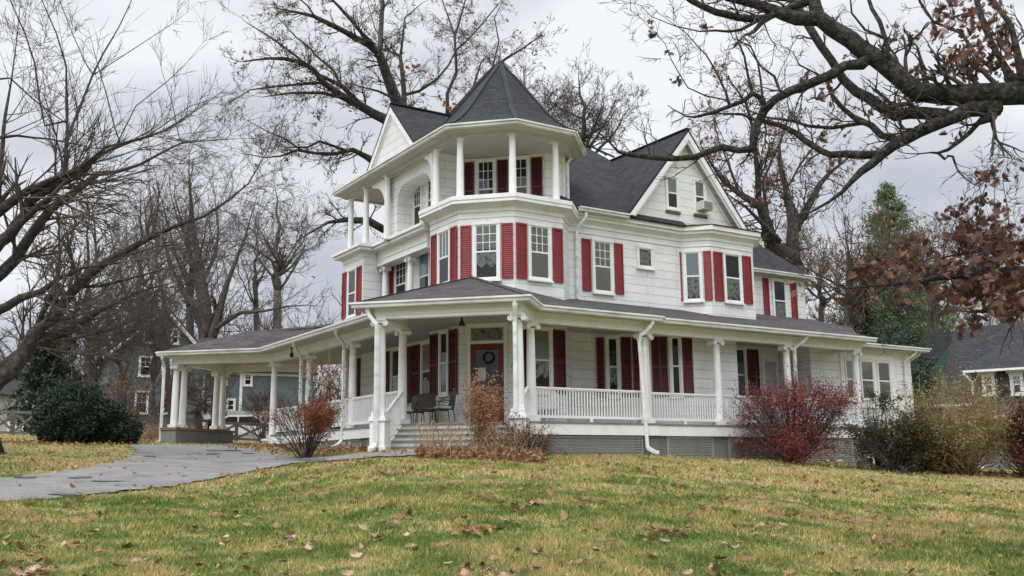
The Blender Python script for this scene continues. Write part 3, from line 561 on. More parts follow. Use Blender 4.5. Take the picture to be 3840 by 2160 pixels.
# front door with transom on the turret's diagonal face
def door():
    rngw = random.Random(3)
    a, b = DG(SF2, 14.15, 14.84); a = Vector(a); b = Vector(b); d = (b-a); w = d.length; d.normalize(); q = lambda u: a+d*u
    f = MB(); f.obox(q(-.10), q(0), .05, 1.1, 3.95, .002); f.obox(q(w), q(w+.10), .05, 1.1, 3.95, .002); f.obox(q(-.12), q(w+.12), .06, 3.95, 4.02, .002); f.obox(q(0), q(w), .05, 3.40, 3.48, .002)
    f.obox(q(0), q(w), .04, 3.86, 3.95, .002)
    fr = f.build('door_frame', WT, house)
    f = MB(); f.obox(q(.01), q(.15), .035, 1.12, 3.40, .004); f.obox(q(w-.15), q(w-.01), .035, 1.12, 3.40, .004); f.obox(q(.15), q(w-.15), .035, 3.22, 3.40, .004); f.obox(q(.15), q(w-.15), .035, 1.12, 1.9, .004)
    dr = f.build('front_door', 'door', house)
    nv = Vector((d.y, -d.x)); f = MB(); f.face([(*(q(.15)+nv*.02), 1.9), (*(q(w-.15)+nv*.02), 1.9), (*(q(w-.15)+nv*.02), 3.22), (*(q(.15)+nv*.02), 3.22)]); f.build('glass', 'glass', dr)
    f = MB(); f.obox(q(.15), q(w-.15), .002, 1.9, 3.22, .004); f.build('interior', 'dark', dr)
    f = MB(); f.obox(q(.22), q(.44), .003, 2.35, 2.72, .026); f.build('notice', 'paper', dr)
    c = q(w*.55)+Vector((d.y, -d.x))*.05; f = MB(); pts = [(c.x+d.x*.15*math.cos(t), c.y+d.y*.15*math.cos(t), 3.0+.15*math.sin(t)) for t in [i*math.pi/12 for i in range(25)]]; f.tube([(p[0]-(d.y)*.035, p[1]+d.x*.035, p[2]) for p in pts], [rngw.uniform(.02, .05) for _ in pts], 7); f.build('wreath', 'wreath', dr)
    f = MB(); f.obox(q(.06), q(.10), .06, 2.08, 2.2, .039); f.build('handle', 'black', dr)
    f = MB(); f.obox(q(0.06), q(w-.06), .003, 3.52, 3.84, .008); f.build('transom_curtain', 'lace', fr)
    f = MB(); f.face([(*(q(0)+nv*.016), 3.48), (*(q(w)+nv*.016), 3.48), (*(q(w)+nv*.016), 3.86), (*(q(0)+nv*.016), 3.86)]); f.build('transom_glass', 'glass', fr)
    # number plate
    p0 = q(w+.15); p1 = q(w+.34); f = MB(); f.obox(p0, p1, .012, 2.66, 2.86, .002); pl = f.build('number_plate', WT, house)
    cu = bpy.data.curves.new('digits', 'FONT'); cu.body = '10'; cu.size = .17; cu.extrude = .003; cu.shear = .25
    to = bpy.data.objects.new('digits', cu); COL.objects.link(to)
    me = bpy.data.meshes.new_from_object(to.evaluated_get(bpy.context.evaluated_depsgraph_get())); bpy.data.objects.remove(to)
    nrm = Vector((d.y, -d.x, 0)); mtx = Matrix(((d.x, 0, nrm.x, p0.x+d.x*.02+nrm.x*.018), (d.y, 0, nrm.y, p0.y+d.y*.02+nrm.y*.018), (0, 1, 0, 2.70), (0, 0, 0, 1))); me.transform(mtx)
    me.materials.clear(); link('digits', me, 'black', pl)
door()
# side door on the porch's right end
mb = MB(); mb.obox((25.86, 24.0), (26.7, 24.0), .04, 1.1, 3.7, .002); sdr = mb.build('side_door', WT, house)
mb = MB(); mb.obox((26.0, 24.0), (26.56, 24.0), .004, 2.2, 3.5, .044); mb.build('glass', 'glass', sdr)
mb = MB(); mb.obox((26.0, 24.0), (26.56, 24.0), .001, 2.2, 3.5, .042); mb.build('interior', 'blue_shade', sdr)

# ---- columns
def column(x, y, z0, z1, ionic=True, r=.115, ang=0, parent=house, plinth=True, name='porch_column'):
    h = z1-z0; pb = .12 if plinth else .0; hc = .17 if ionic else .13
    prof = [(r*1.22, z0+pb), (r*1.28, z0+pb+.03), (r*1.2, z0+pb+.07), (r*1.16, z0+pb+.09)]
    for i in range(9):
        t = i/8; prof.append((r*(1.14-.24*t**1.6), z0+pb+.10+(h-pb-hc-.12)*t))
    prof += [(r*.98, z1-hc-.015), (r*.98, z1-hc+.005), (r*.88, z1-hc+.01)]
    if not ionic: prof += [(r*.9, z1-hc+.02), (r*1.25, z1-.05), (r*1.25, z1-.04)]
    c = MB().lathe(x, y, prof, 20).build(name, 'column', parent, smooth=False)
    me = c.data; me.polygons.foreach_set('use_smooth', [len(p.vertices) == 4 and abs(p.normal.z) < .5 for p in me.polygons])
    ca, sa = math.cos(ang), math.sin(ang)
    def R(u, v): return (x+u*ca-v*sa, y+u*sa+v*ca)
    if plinth:
        k = MB(); a = r*1.42; k.hexa([R(-a, -a), R(a, -a), R(a, a), R(-a, a)], z0, z0+pb); k.build('plinth', 'column', c, bevel=.008)
    k = MB()
    if ionic:
        a = r*1.25; k.hexa([R(-a*1.1, -a), R(a*1.1, -a), R(a*1.1, a), R(-a*1.1, a)], z1-.04, z1); k.hexa([R(-a*.9, -a*.8), R(a*.9, -a*.8), R(a*.9, a*.8), R(-a*.9, a*.8)], z1-.10, z1-.04)
        for s_ in (-1, 1):
            cu, cz, rr = s_*r*1.35, z1-.115, .075
            ln = a*.98
            pts = [R(cu, -ln), R(cu, -ln*.5), R(cu, 0), R(cu, ln*.5), R(cu, ln)]
            k.tube([(p[0], p[1], cz) for p in pts], [rr, rr*.93, rr*.8, rr*.93, rr], 16)
            for e_ in (-1, 1):
                pp = R(cu, e_*(ln+.008)); qq = R(cu, e_*ln*.9); k.tube([(qq[0], qq[1], cz), (pp[0], pp[1], cz)], [.028, .028], 10)
                # volute rim
                rim = [(*R(cu+math.cos(t)*rr*.8, e_*(ln+.004)), cz+math.sin(t)*rr*.8) for t in [i*math.pi/6 for i in range(13)]]; k.tube(rim, .010, 5, False)
    else:
        a = r*1.45; k.hexa([R(-a, -a), R(a, -a), R(a, a), R(-a, a)], z1-.04, z1)
    k.build('capital', 'column', c)
    return c
FZ = 1.10; BT = 3.71   # porch floor, underside of beam
L0, R0 = (10.75, 22.85), (13.30, 20.30)      # front corners of the entry pavilion
L1, R1 = (12.0, 24.10), (14.43, 21.42)
dg = -math.pi/4
column(*R1, FZ, BT, ang=0); column(18.3, 21.42, FZ, BT); column(18.62, 21.7, FZ, BT)
column(21.42, 21.66, FZ, BT); column(24.52, 21.66, FZ, BT); column(27.93, 21.66, FZ, BT)
column(L1[0], L1[1], FZ, BT, ang=math.pi/2); column(12.0, 27.45, FZ, BT, ang=math.pi/2); column(12.0, 31.0, FZ, BT, ang=math.pi/2); column(11.85, 34.0, .98, BT, ang=math.pi/2)
column(14.4, 33.3, 1.0, BT, ang=math.pi/2)
for (x, y) in (L0, R0):
    g = gz(x, y)-.05
    def sq(h, d_=0): h2 = h*math.sqrt(2)/1.0; return [(x-h2, y), (x, y-h2), (x+h2, y), (x, y+h2)]
    k = MB(); k.hexa(sq(.20), g, FZ+.0); k.hexa(sq(.23), g, g+.16); k.hexa(sq(.235), FZ, FZ+.07); k.hexa(sq(.215), FZ+.07, FZ+.12); ped = k.build('column_pedestal', 'trim', house, bevel=.01)
    column(x, y, FZ+.12, BT, ang=dg, r=.125)
# ionic pilaster columns upstairs, doric loggia columns
column(14.30, 30.12, 4.9, 6.76, r=.10, ang=math.pi/2, name='balcony_column'); column(14.30, 28.22, 4.9, 6.76, r=.10, ang=math.pi/2, name='balcony_column')
for (x, y) in ((13.85, 32.1), (13.8, 30.68), (13.8, 28.98), (15.5, 34.2-2.2)): column(x, y, 7.40, 9.62, False, .095, name='balcony_column', plinth=False)
for (x, y) in ((13.84, 25.62), (13.93, 24.30), (15.07, 23.2), (16.62, 23.2)): column(x, y, 7.62, 9.64, False, .10, ang=0, name='balcony_column', plinth=False)

# ---- porch floor, skirts, lattice, piers
FL = [(14.6, 33.8), (11.7, 33.8), (11.7, 23.98), (11.93, 23.98), (14.25, 21.27), (14.25, 21.16), (18.62, 21.16), (18.8, 21.40), (28.1, 21.40), (28.1, 23.9)]
mb = MB(); mb.hexa(FL+[(22, 26), (17, 30)], FZ-.05, FZ); mb.build('porch_floor', 'deck', house)
mb = MB(); band(mb, FL[1:3], -.10, -.02, .78, FZ-.052); mb.build('porch_skirt', WT, house)
mb = MB(); band(mb, FL[5:9], -.10, -.02, .76, FZ-.052); mb.build('porch_skirt', WT, house)
def lattice(a, b, z0, z1, step=.075):
    a = Vector(a); b = Vector(b); d = b-a; w = d.length; d.normalize(); q = lambda u: a+d*u
    f = MB(); u = .0; s = .06
    f.obox(q(0), q(s), .03, z0, z1, -.02); f.obox(q(w-s), q(w), .03, z0, z1, -.02); f.obox(q(s), q(w-s), .03, z1-s, z1, -.02); f.obox(q(s), q(w-s), .03, z0, z0+s, -.02)
    u = s
    while u < w-s-.02: f.obox(q(u+.035), q(u+.065), .006, z0+s, z1-s, -.012); u += step
    z = z0+s
    while z < z1-s-.02: f.obox(q(s), q(w-s), .006, z+.03, min(z+.065, z1-s), -.004); z += step
    return f.build('lattice_panel', 'lattice', house)
def gmin(a, b): return min(gz(*a), gz(*b))-.08
def pier(a, b, z1=.76, w=.35):
    mb = MB(); mb.obox(a, b, w, gmin(a, b), z1, -w); return mb.build('brick_pier', 'grey_brick', house)
ya, yb = 21.26, 21.5
for (x0, x1, yy) in ((14.6, 18.05, ya), (19.15, 20.98, yb), (21.6, 24.0, yb), (24.55, 27.3, yb)):
    lattice((x0, yy), (x1, yy), gmin((x0, yy), (x1, yy)), .74)
for (x0, x1, yy) in ((14.2, 14.6, ya+.02), (18.05, 18.62, ya+.02), (18.66, 19.15, yb+.02), (20.98, 21.6, yb+.02), (24.0, 24.55, yb+.02), (27.3, 28.0, yb+.02)):
    pier((x0, yy), (x1, yy), .755)
lattice((11.8, 25.9), (11.8, 24.6), gz(11.8, 25.2)-.05, .76); pier((11.82, 26.3), (11.82, 25.9), .76); lattice((11.8, 33.2), (11.8, 26.3), gz(11.8, 30)-.1, .77)
mb = MB(); mb.hexa([(12.0, 33.6), (12.0, 24.5), (14.8, 21.6), (27.9, 21.8), (27.9, 24), (15, 33)], .08, .12); mb.build('crawlspace_floor', 'bed', house)
# annex base
mb = MB(); mb.obox((27.9, 22.6), (32.3, 22.6), .03, .35, 1.2, .003); mb.build('annex_skirt', WT, house)

# ---- railings
def railing(a, b, zb=1.20, zt=2.02, ends=.12):
    a = Vector(a); b = Vector(b); d = b-a; w = d.length; d.normalize(); q = lambda u: a+d*u
    def ob(u0, u1, h, z0, z1):
        n = Vector((d.y, -d.x)); f.hexa([q(u0)-n*h, q(u1)-n*h, q(u1)+n*h, q(u0)+n*h], z0, z1)
    f = MB(); ob(ends, w-ends, .045, zt-.045, zt); ob(ends, w-ends, .03, zt-.075, zt-.045); ob(ends, w-ends, .04, zb, zb+.07)
    n = max(2, int((w-2*ends)/.098))
    for i in range(n):
        p = q(ends+(w-2*ends)*(i+.5)/n); f.tube([(p.x, p.y, zb+.07), (p.x, p.y, zt-.075)], .0215, 6, False)
    for t in (.5,): p = q(w*t); f.box(p.x-.05, p.x+.05, p.y-.05, p.y+.05, FZ, zb)
    return f.build('railing', 'column', house)
railing(R1, (18.3, 21.42)); railing((18.62, 21.7), (21.42, 21.66)); railing((21.42, 21.66), (24.52, 21.66)); railing((24.52, 21.66), (27.85, 21.66))
railing((12.0, 27.45), L1); railing((12.0, 31.0), (12.0, 27.45)); railing((11.9, 33.9), (12.0, 31.0))
def handrail(p, q, base0, base1):
    f = MB(); f.beam(p, q, .075, .06); P_, Q_ = Vector(p), Vector(q)
    for i in range(1, 9):
        t = i/9.; r = P_.lerp(Q_, t); bz = base0+(base1-base0)*t; f.beam((r.x, r.y, bz), (r.x, r.y, r.z-.03), .032, .032)
    f.build('stair_handrail', 'column', house)
handrail((L1[0]-.05, L1[1]-.1, 1.98), (L0[0]+.2, L0[1]+.1, 1.30), 1.12, .45); handrail((R1[0]-.15, R1[1]-.05, 1.98), (R0[0]-.0, R0[1]+.25, 1.30), 1.12, .45)
# ---- steps (risers white, treads grey)
def steps():
    wm, gm = MB(), MB(); n = 5; gy = .33
    for i in range(n):
        s0 = 35.72-i*.36; z1 = FZ-i*(FZ-gy)/n; z0 = z1-(FZ-gy)/n
        if i == 0: continue
    rh = (FZ-gy)/5
    for i in range(5):
        s_ = 35.65-.40*i                      # plane x+y of the riser
        zt = FZ-rh*i
        ex = -.02+.03*i
        a = (11.86-.20*i-.0, s_-(11.86-.20*i)); b = (14.33-.20*i, s_-(14.33-.20*i))
        wm.obox(a, b, .30 if i else .12, zt-rh, zt-.04, -.30 if i else -.12)
        gm.obox((a[0]-.03, a[1]+.03), (b[0]+.03, b[1]-.03), .36, zt-.04, zt, -.30)
    for (p0, p1) in (((11.86-.0, 23.79), (10.92, 22.85)), ((14.33, 21.32), (13.39, 20.38))):
        p0 = Vector(p0); p1 = Vector(p1); off_ = Vector((-.028, .028)) if p0.x < 13 else Vector((.028, -.028)); g_ = .22
        MB().hexa([p0, p1, p1+off_, p0+off_], [g_]*4, [1.09, .40, .40, 1.09]).build('stair_stringer', WT, house)
    wm.build('step_riser', WT, house); gm.build('step_tread', 'deck', house)
steps()

# ---- porch beams, ceiling, gutters, roofs
EZ = 4.10
PBL = [(14.5, 33.4), (11.95, 33.4)]
beam_path = [(11.85, 34.05), (12.0, 31.0), (12.0, 24.08), L0, R0, (14.42, 21.42), (18.3, 21.42), (18.6, 21.66), (28.05, 21.66), (28.05, 23.95)]
mb = MB(); band(mb, beam_path, -.11, .11, 3.71, 3.86); band(mb, beam_path, .11, .135, 3.80, 3.86); band(mb, beam_path, -.12, .13, 3.86, 4.02)
mb.build('porch_beam', WT, house, bevel=.004)
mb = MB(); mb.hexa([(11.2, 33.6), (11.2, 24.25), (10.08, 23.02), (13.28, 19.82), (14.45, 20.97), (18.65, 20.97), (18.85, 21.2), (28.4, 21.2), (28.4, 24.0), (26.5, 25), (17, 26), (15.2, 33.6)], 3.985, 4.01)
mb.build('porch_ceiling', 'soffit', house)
eave = [(11.2, 33.6), (11.2, 24.16), (10.07, 23.03), (13.28, 19.82), (14.40, 20.94), (18.60, 20.94), (18.82, 21.16), (28.42, 21.16)]
E1p = (8.35, 36.45)
gpath = [E1p]+eave
def gutter(path, z, h=.13, w=.11, name='gutter', wi=.0):
    mb = MB(); band(mb, path, wi+.03, wi+w*.55, z-h, z-h*.35); band(mb, path, wi+.03, wi+w, z-h*.35, z-h*.12); band(mb, path, wi+w-.02, wi+w, z-h*.12, z); band(mb, path, wi-.0, wi+.03, z-h-.02, z-.01)
    return mb.build(name, 'gutter', house)
gutter(gpath, EZ+.02)
zw_r = lambda y: EZ+.289*(y-20.94)
APX = (14.18, 24.05, 5.36)
mb = MB()
t = .02
Le, Re, Jl, Jr = (10.07, 23.03, EZ+t), (13.28, 19.82, EZ+t), (11.2, 24.16, EZ+t), (14.40, 20.94, EZ+t)
WL = (13.87, 26.05, EZ+t+.34*2.67); WR = (16.82, 23.16, zw_r(23.16)+.03); WRE = (17.66, 24.0, zw_r(24.0)+t)
mb.face([Le, Re, APX]); mb.face([Re, Jr, APX]); mb.face([Jl, Le, APX]); mb.face([Jr, WR, (15.1, 23.2, 5.0), APX]); mb.face([Jl, APX, (13.92, 24.4, 5.2), WL])
mb.face([Jr, (18.60, 20.94, EZ+t), (18.60, 24.0, zw_r(24)+t), WRE, WR])
mb.face([(18.60, 20.94, EZ+t), (18.82, 21.16, EZ+t), (28.42, 21.16, EZ+t), (28.42, 24.1, zw_r(24.1)+t), (18.60, 24.1, zw_r(24.1)+t)])
mb.face([(25.6, 24.0, zw_r(24)+t+.004), (30.9, 24.0, zw_r(24)+t-.02), (30.9, 25.9, zw_r(25.9)+t), (25.6, 25.9, zw_r(25.9)+t)])
mb.face([(28.42, 21.16, EZ+t), (29.2, 22.2, EZ+.02), (30.9, 24.0, zw_r(24)+t-.02), (28.42, 24.0, zw_r(24)+t)])
zl = lambda x: EZ+t+.34*(x-11.2)
mb.face([(11.2, 33.6, EZ+t), Jl, WL, (14.65, 26.83, zl(14.65)), (14.65, 33.6, zl(14.65))])
mb.build('porch_roof', 'porch_roof', house, solid=.05)
# hip caps of the entry roof
mb = MB()
for p in (Le, Re): mb.beam((p[0], p[1], p[2]+.01), (APX[0], APX[1], APX[2]+.01), .16, .02)
mb.build('porch_hip_cap', 'porch_roof', house)
# annex roof + gutter
mb = MB(); mb.face([(28.3, 22.15, 4.08), (32.75, 22.15, 4.08), (32.75, 28, 4.7), (28.3, 25.2, 4.75)]); mb.build('annex_roof', 'porch_roof', house, solid=.05)
mb = MB(); mb.box(27.7, 32.7, 22.2, 28, 3.93, 3.96); mb.build('annex_soffit', 'soffit', house)
gutter([(28.35, 22.15), (32.75, 22.15), (32.75, 24)], 4.10, .12)

# ---- porte-cochere on the left, square to the drive
S45 = 45.5
def PC(u, v): # u along (1,1)/sqrt2 from front outer column ; v along (1,-1)/sqrt2 towards porch
    c = 1/math.sqrt(2); return (9.04+(u+v)*c, 36.46+(u-v)*c)
for u in (.0, .55, 2.95, 3.45): column(*PC(u, 0), gz(*PC(u, 0))+.52, BT-.02, ang=math.pi/4, r=.112)
gy_ = gz(*PC(1.5, 0))
mb = MB(); mb.hexa([PC(-.3, -.3), PC(-.3, .28), PC(3.9, .28), PC(3.9, -.3)], gy_-.2, gy_+.43); mb.build('porte_cochere_pier', 'grey_paint', house, bevel=.01)
mb = MB(); mb.hexa([PC(-.34, -.34), PC(-.34, .32), PC(3.94, .32), PC(3.94, -.34)], gy_+.43, gy_+.52); mb.build('pier_cap', 'brick', house)
vL = 3.75
pcb = [(11.85, 34.05)]
mb = MB(); pb_ = [PC(3.9, 0), PC(0, 0), (11.85, 34.0)]
band(mb, pb_, -.11, .11, 3.71, 4.0); band(mb, [PC(3.6, 3.9), PC(3.5, 0)], -.1, .1, 3.72, 4.0); mb.build('porte_cochere_beam', WT, house)
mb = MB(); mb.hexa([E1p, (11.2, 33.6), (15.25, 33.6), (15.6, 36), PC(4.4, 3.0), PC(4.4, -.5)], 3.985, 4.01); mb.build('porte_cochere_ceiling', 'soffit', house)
g1 = [PC(4.5, -.49), E1p]; gutter(g1, EZ+.02)
mb = MB(); uh = 2.1; zr = 5.05
pe = Vector((*PC(-.52, -.52), EZ+.02)); pe2 = Vector((*PC(4.6, -.52), EZ+.02)); r0 = Vector((*PC(2.04, 1.75), zr)); r1 = Vector((*PC(2.04, 6.2), zr)); K2 = Vector((11.2, 33.6, EZ+.02))
E1v = Vector((*E1p, EZ+.02)); r0 = Vector((11.35, 35.85, 4.98)); r1 = Vector((14.65, 32.65, 5.10))
mb.face([E1v, K2, (14.65, 33.55, zl(14.65)), r1, r0]); mb.face([pe2, E1v, r0]); mb.face([r0, r1, (16, 36, EZ), pe2])
mb.build('porte_cochere_roof', 'porch_roof', house, solid=.05)
mb = MB(); mb.hexa([(11.55, 34.35), (11.55, 33.6), (13.4, 33.6), (13.4, 34.9)], .9, .98); mb.hexa([(11.6, 34.3), (11.6, 33.3), (13.3, 33.3), (13.3, 34.8)], .62, .9); mb.build('porch_landing', WT, house)

# ---- turret roof, main roofs, gables
CX, CY = 15.95, 25.2
OC = [(math.cos(math.radians(22.5+45*k)), math.sin(math.radians(22.5+45*k))) for k in range(8)]
ck = 1/math.cos(math.radians(22.5))
prof = [(2.56, 9.89), (2.30, 10.02), (2.0, 10.26), (1.66, 10.62), (1.40, 10.96), (1.0, 11.50), (.66, 11.98), (.34, 12.36), (.03, 12.78)]
mb = MB()
for (ra, za), (rb, zb) in zip(prof, prof[1:]):
    for k in range(8):
        (c0, s0), (c1, s1) = OC[k], OC[(k+1) % 8]; A2, B2 = ra*ck, rb*ck
        mb.face([(CX+A2*c0, CY+A2*s0, za), (CX+A2*c1, CY+A2*s1, za), (CX+B2*c1, CY+B2*s1, zb), (CX+B2*c0, CY+B2*s0, zb)])
mb.build('turret_roof', 'roof', house)
mb = MB()
for k in range(8):
    pts = [(CX+r*ck*OC[k][0], CY+r*ck*OC[k][1], z+.012) for r, z in prof]
    for p, q in zip(pts, pts[1:]): mb.beam(p, q, .15, .03)
mb.lathe(CX, CY, [(.07, 12.66), (.09, 12.74), (.05, 12.82), (.01, 12.86)], 8)
mb.build('hip_cap', 'ridge', house)
ET = 2.5; EZ3 = 9.87
def oct_pts(a): return [(CX-.03-a, CY+a*.4142), (CX-.03-a, CY-a*.4142), (CX-.03-a*.4142, CY-a), (CX-.03+a*.4142, CY-a), (CX-.03+a, CY-a*.4142)]
op = oct_pts(ET)
ev3 = [(15.3, 32.65), (13.42, 32.65)]+op[1:]+[(op[4][0], 26.6)]
gutter(ev3[1:5], EZ3, .12, name='gutter')
gutter([ev3[4], ev3[5]], EZ3, .12)
gutter([ev3[0], ev3[1]], EZ3, .12)
# eave soffit with crown moulding
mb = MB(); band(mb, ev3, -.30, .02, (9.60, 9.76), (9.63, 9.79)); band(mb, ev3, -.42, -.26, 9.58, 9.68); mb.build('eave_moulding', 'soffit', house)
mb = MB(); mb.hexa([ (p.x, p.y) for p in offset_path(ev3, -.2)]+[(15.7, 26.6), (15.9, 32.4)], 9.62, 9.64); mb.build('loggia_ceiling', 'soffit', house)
# main hip roof: planes z = f(x,y)
sl = .84
Fp = lambda y: 7.8+sl*(y-23.6)
rz, ry = 12.55, 23.6+(12.55-7.8)/.84
def xr(z): return 22.62-(z-11.37)/sl
lx = 13.42+(rz-9.87)/sl
mb = MB()
ridgeL = (lx+1.2, ry, rz); ridgeR = (xr(rz), ry, rz)
yb0 = 32.65
fx0 = 17.5
mb.face([(fx0, 23.6, 7.8), (22.3, 23.6, 7.8), (22.3, 27.75, Fp(27.75)), ridgeR, ridgeL, (fx0-1.0, 26.0, Fp(26.0))])
mb.face([(22.3, 27.75, Fp(27.75)), (24.4, 29, 9.2), (24.4, 34, 9.2), ridgeR])
mb.face([(13.42, 26.2, 9.87), (16.5, 26.1, Fp(26.1)), ridgeL, (13.42, 32.65, 9.87)])
mb.face([(13.42, 32.65, 9.87), ridgeL, ridgeR, (22.5, 32.65, 9.87)])
mb.face([(22.5, 32.65, 9.87), ridgeR, (24.4, 34, 9.2)])
mb.build('main_roof', 'roof', house, solid=.06)
mb = MB(); mb.beam((ridgeR[0], ridgeR[1], rz+.02), (22.62, 27.75, 11.40), .2, .03); mb.beam(ridgeL, ridgeR, .2, .04); mb.beam((13.42, 32.65, 9.9), (ridgeL[0], ridgeL[1], rz+.02), .2, .03); mb.build('hip_cap', 'ridge', house)
gutter([(17.75, 23.6), (19.75, 23.6)], 7.86, .12)
# left gable (faces -x)
def gable(axis, face0, c, half, z0, zt, depth, name, over=.32):
    """axis 'x': gable face at x=face0 centred on y=c; ridge runs to +axis"""
    def T(a, b, z): return (a, b, z) if axis == 'x' else (b, a, z)
    rd = []
    f0 = face0-over; th = .07
    A0, Lb, Rb = T(f0, c, zt), T(f0, c-half, z0), T(f0, c+half, z0)
    A1, Lb1, Rb1 = T(face0+depth, c, zt), T(face0+depth, c-half, z0), T(face0+depth, c+half, z0)
    mb = MB(); mb.face([Lb, A0, A1, Lb1] if axis == 'y' else [Lb, Lb1, A1, A0]); mb.face([Rb, Rb1, A1, A0] if axis == 'y' else [Rb, A0, A1, Rb1])
    mb.build(name+'_roof', 'roof', house, solid=.07)
    mb = MB(); mb.beam(T(f0, c, zt+.02), T(face0+depth, c, zt+.02), .16, .03); mb.build('ridge_cap', 'ridge', house)
    mb = MB(); mb.face([T(face0, c-half, z0), T(face0, c+half, z0), T(face0, c, zt-.05)]); mb.build(name+'_wall', 'siding', house, solid=.05)
    # bargeboards: raking box just under the roof sheet
    for s_ in (-1, 1):
        mb = MB(); e = Vector((c+s_*half, z0)); a = Vector((c, zt)); d = (a-e); d.normalize(); n = Vector((-d.y, d.x)) if s_ < 0 else Vector((d.y, -d.x))
        if n.y > 0: n = -n
        for (w0, w1, x0, x1) in ((.075, .24, f0+.0, f0+.05), (.24, .31, f0+.05, f0+.10), (.31, .37, face0-.06, face0-.003)):
            def cut(w):   # points of the line offset inwards by w: at centre line and at base z0
                p = e+n*w; tc = (c-p.x)/d.x; tb = (z0-p.y)/d.y
                return p+d*tb, p+d*tc
            (b0, a0), (b1, a1) = cut(w0), cut(w1)
            q4 = [b0, a0, a1, b1]
            vs = [T(x0, p.x, p.y) for p in q4]+[T(x1, p.x, p.y) for p in q4]
            mb.add(vs, [(0, 1, 2, 3), (7, 6, 5, 4), (0, 4, 5, 1), (1, 5, 6, 2), (2, 6, 7, 3), (3, 7, 4, 0)])
        # soffit under overhang
        (b0, a0) = cut(.08)
        mb.face([T(f0+.05, b0.x, b0.y), T(f0+.05, a0.x, a0.y), T(face0, a0.x, a0.y), T(face0, b0.x, b0.y)])
        mb.build('bargeboard', WT, house)
gable('x', 13.62, 28.2, 1.9, 9.90, 11.86, 5, 'side_gable', .14)
gable('y', 23.85, 22.42, 2.80, 7.84, 11.20, 4.6, 'right_gable', .35)
mb = MB(); mb.face([(14.0-.35, 26.3, 9.86), (14.0-.35, 30.1, 9.86), (13.5, 30.1, 9.9), (13.5, 26.3, 9.9)]); mb.build('gable_flashing', 'trim', house, solid=.02)
# eave return of right gable, cornice end box
mb = MB(); mb.box(25.1, 25.65, 23.45, 24.6, 7.55, 7.80); mb.build('eave_return', WT, house, bevel=.02)
# wing roof (rear right)
mb = MB(); wz = 7.17; SW = 1.0
mb.face([(25.6, 25.45, wz), (30.66, 25.45, wz), (28.16, 27.95, wz+SW*2.5), (24, 27.95, wz+SW*2.5)]); mb.face([(30.66, 25.45, wz), (30.66, 34, wz), (28.16, 30.5, wz+SW*2.5), (28.16, 27.95, wz+SW*2.5)])
mb.build('wing_roof', 'roof', house, solid=.06); gutter([(25.75, 25.45), (30.66, 25.45)], wz+.02, .12)
mb = MB(); mb.box(25.7, 30.62, 25.5, 26, 7.02, 7.05); mb.build('wing_soffit', 'soffit', house)
# brackets on the side loggia
def bracket(y0, dy, z=9.6, x=13.85, mat=WT):
    mb = MB(); n = 9; out = []; 
    for i in range(n): a = i/(n-1)*math.pi/2; out.append((y0+dy*(1-math.sin(a)), z-.95*(1-math.cos(a))-.18))
    inn = [(y0, z-1.13), (y0, z), (y0+dy*1.0, z)]
    vs = []; poly = [(y0, z)]+[(y0+dy, z)]+[(y0+dy-dy*math.sin(i/(n-1)*math.pi/2), z-.14-1.0*(1-math.cos(i/(n-1)*math.pi/2))) for i in range(n)]
    k = len(poly); vs = [(x-.07, p[0], p[1]) for p in poly]+[(x+.07, p[0], p[1]) for p in poly]
    mb.add(vs, [tuple(range(k)), tuple(range(2*k-1, k-1, -1))]+[(i, i+k, (i+1) % k+k, (i+1) % k) for i in range(k)])
    mb.build('bracket', mat, house)
bracket(29.1, 1.05); bracket(25.75, .55)
mb = MB(); band(mb, [(13.95, 30.45), (13.95, 25.7)], 0, .01, 9.55, 9.62); mb.build('loggia_trim', WT, house)

# ---- downspouts
def spout(pts, w=.075, name='downspout', foot=True):
    mb = MB()
    for p, q in zip(pts, pts[1:]): mb.beam(p, q, w, w)
    return mb.build(name, 'gutter', house, bevel=.01)
def sp_front(x, y, out, zb):   # from gutter straight above `out` curving to the column face then down
    pass
gl = gz(*L0)
spout([(10.35, 22.83, 4.0), (10.36, 22.83, 3.86), (10.48, 22.75, 3.66), (10.56, 22.68, 3.55), (10.56, 22.68, gl+.16), (10.42, 22.5, gl+.04), (10.3, 22.35, gl+.02)], .10)
spout([(13.05, 20.05, 4.0), (13.05, 20.05, 3.85), (13.12, 20.15, 3.62), (13.13, 20.18, 3.5), (13.15, 20.2, 1.25)], .10)
spout([(18.3, 20.98, 4.0), (18.3, 20.98, 3.88), (18.2, 21.1, 3.70), (18.02, 21.22, 3.55), (18.02, 21.24, 3.40), (18.12, 21.15, .42), (18.2, 20.95, .30), (18.28, 20.85, .28)], .10)
spout([(11.2, 26.9, 4.0), (11.22, 26.95, 3.88), (11.6, 27.3, 3.62), (11.72, 27.5, 3.5), (11.72, 27.5, .75), (11.55, 27.4, .62), (11.3, 27.2, .55)], .09)
spout([(11.2, 30.4, 4.0), (11.22, 30.45, 3.88), (11.6, 30.9, 3.62), (11.74, 31.1, 3.5), (11.74, 31.1, .95)], .09)
pa = PC(-.25, -.35); spout([(*PC(-.5, -.3), 4.0), (*PC(-.5, -.3), 3.9), (*pa, 3.6), (*pa, .95), (*PC(-.5, -.5), .82)], .09)
spout([(25.05, 21.2, 4.0), (25.02, 21.25, 3.88), (24.74, 21.5, 3.6), (24.74, 21.5, 1.1)], .09)
spout([(32.1, 22.2, 4.0), (32.1, 22.2, 3.9), (31.85, 22.52, 3.6), (31.85, 22.52, .3)], .09)
spout([(32.5, 22.3, 4.0), (32.5, 22.3, 3.9), (32.36, 22.7, 3.65), (32.36, 22.7, .3)], .08)
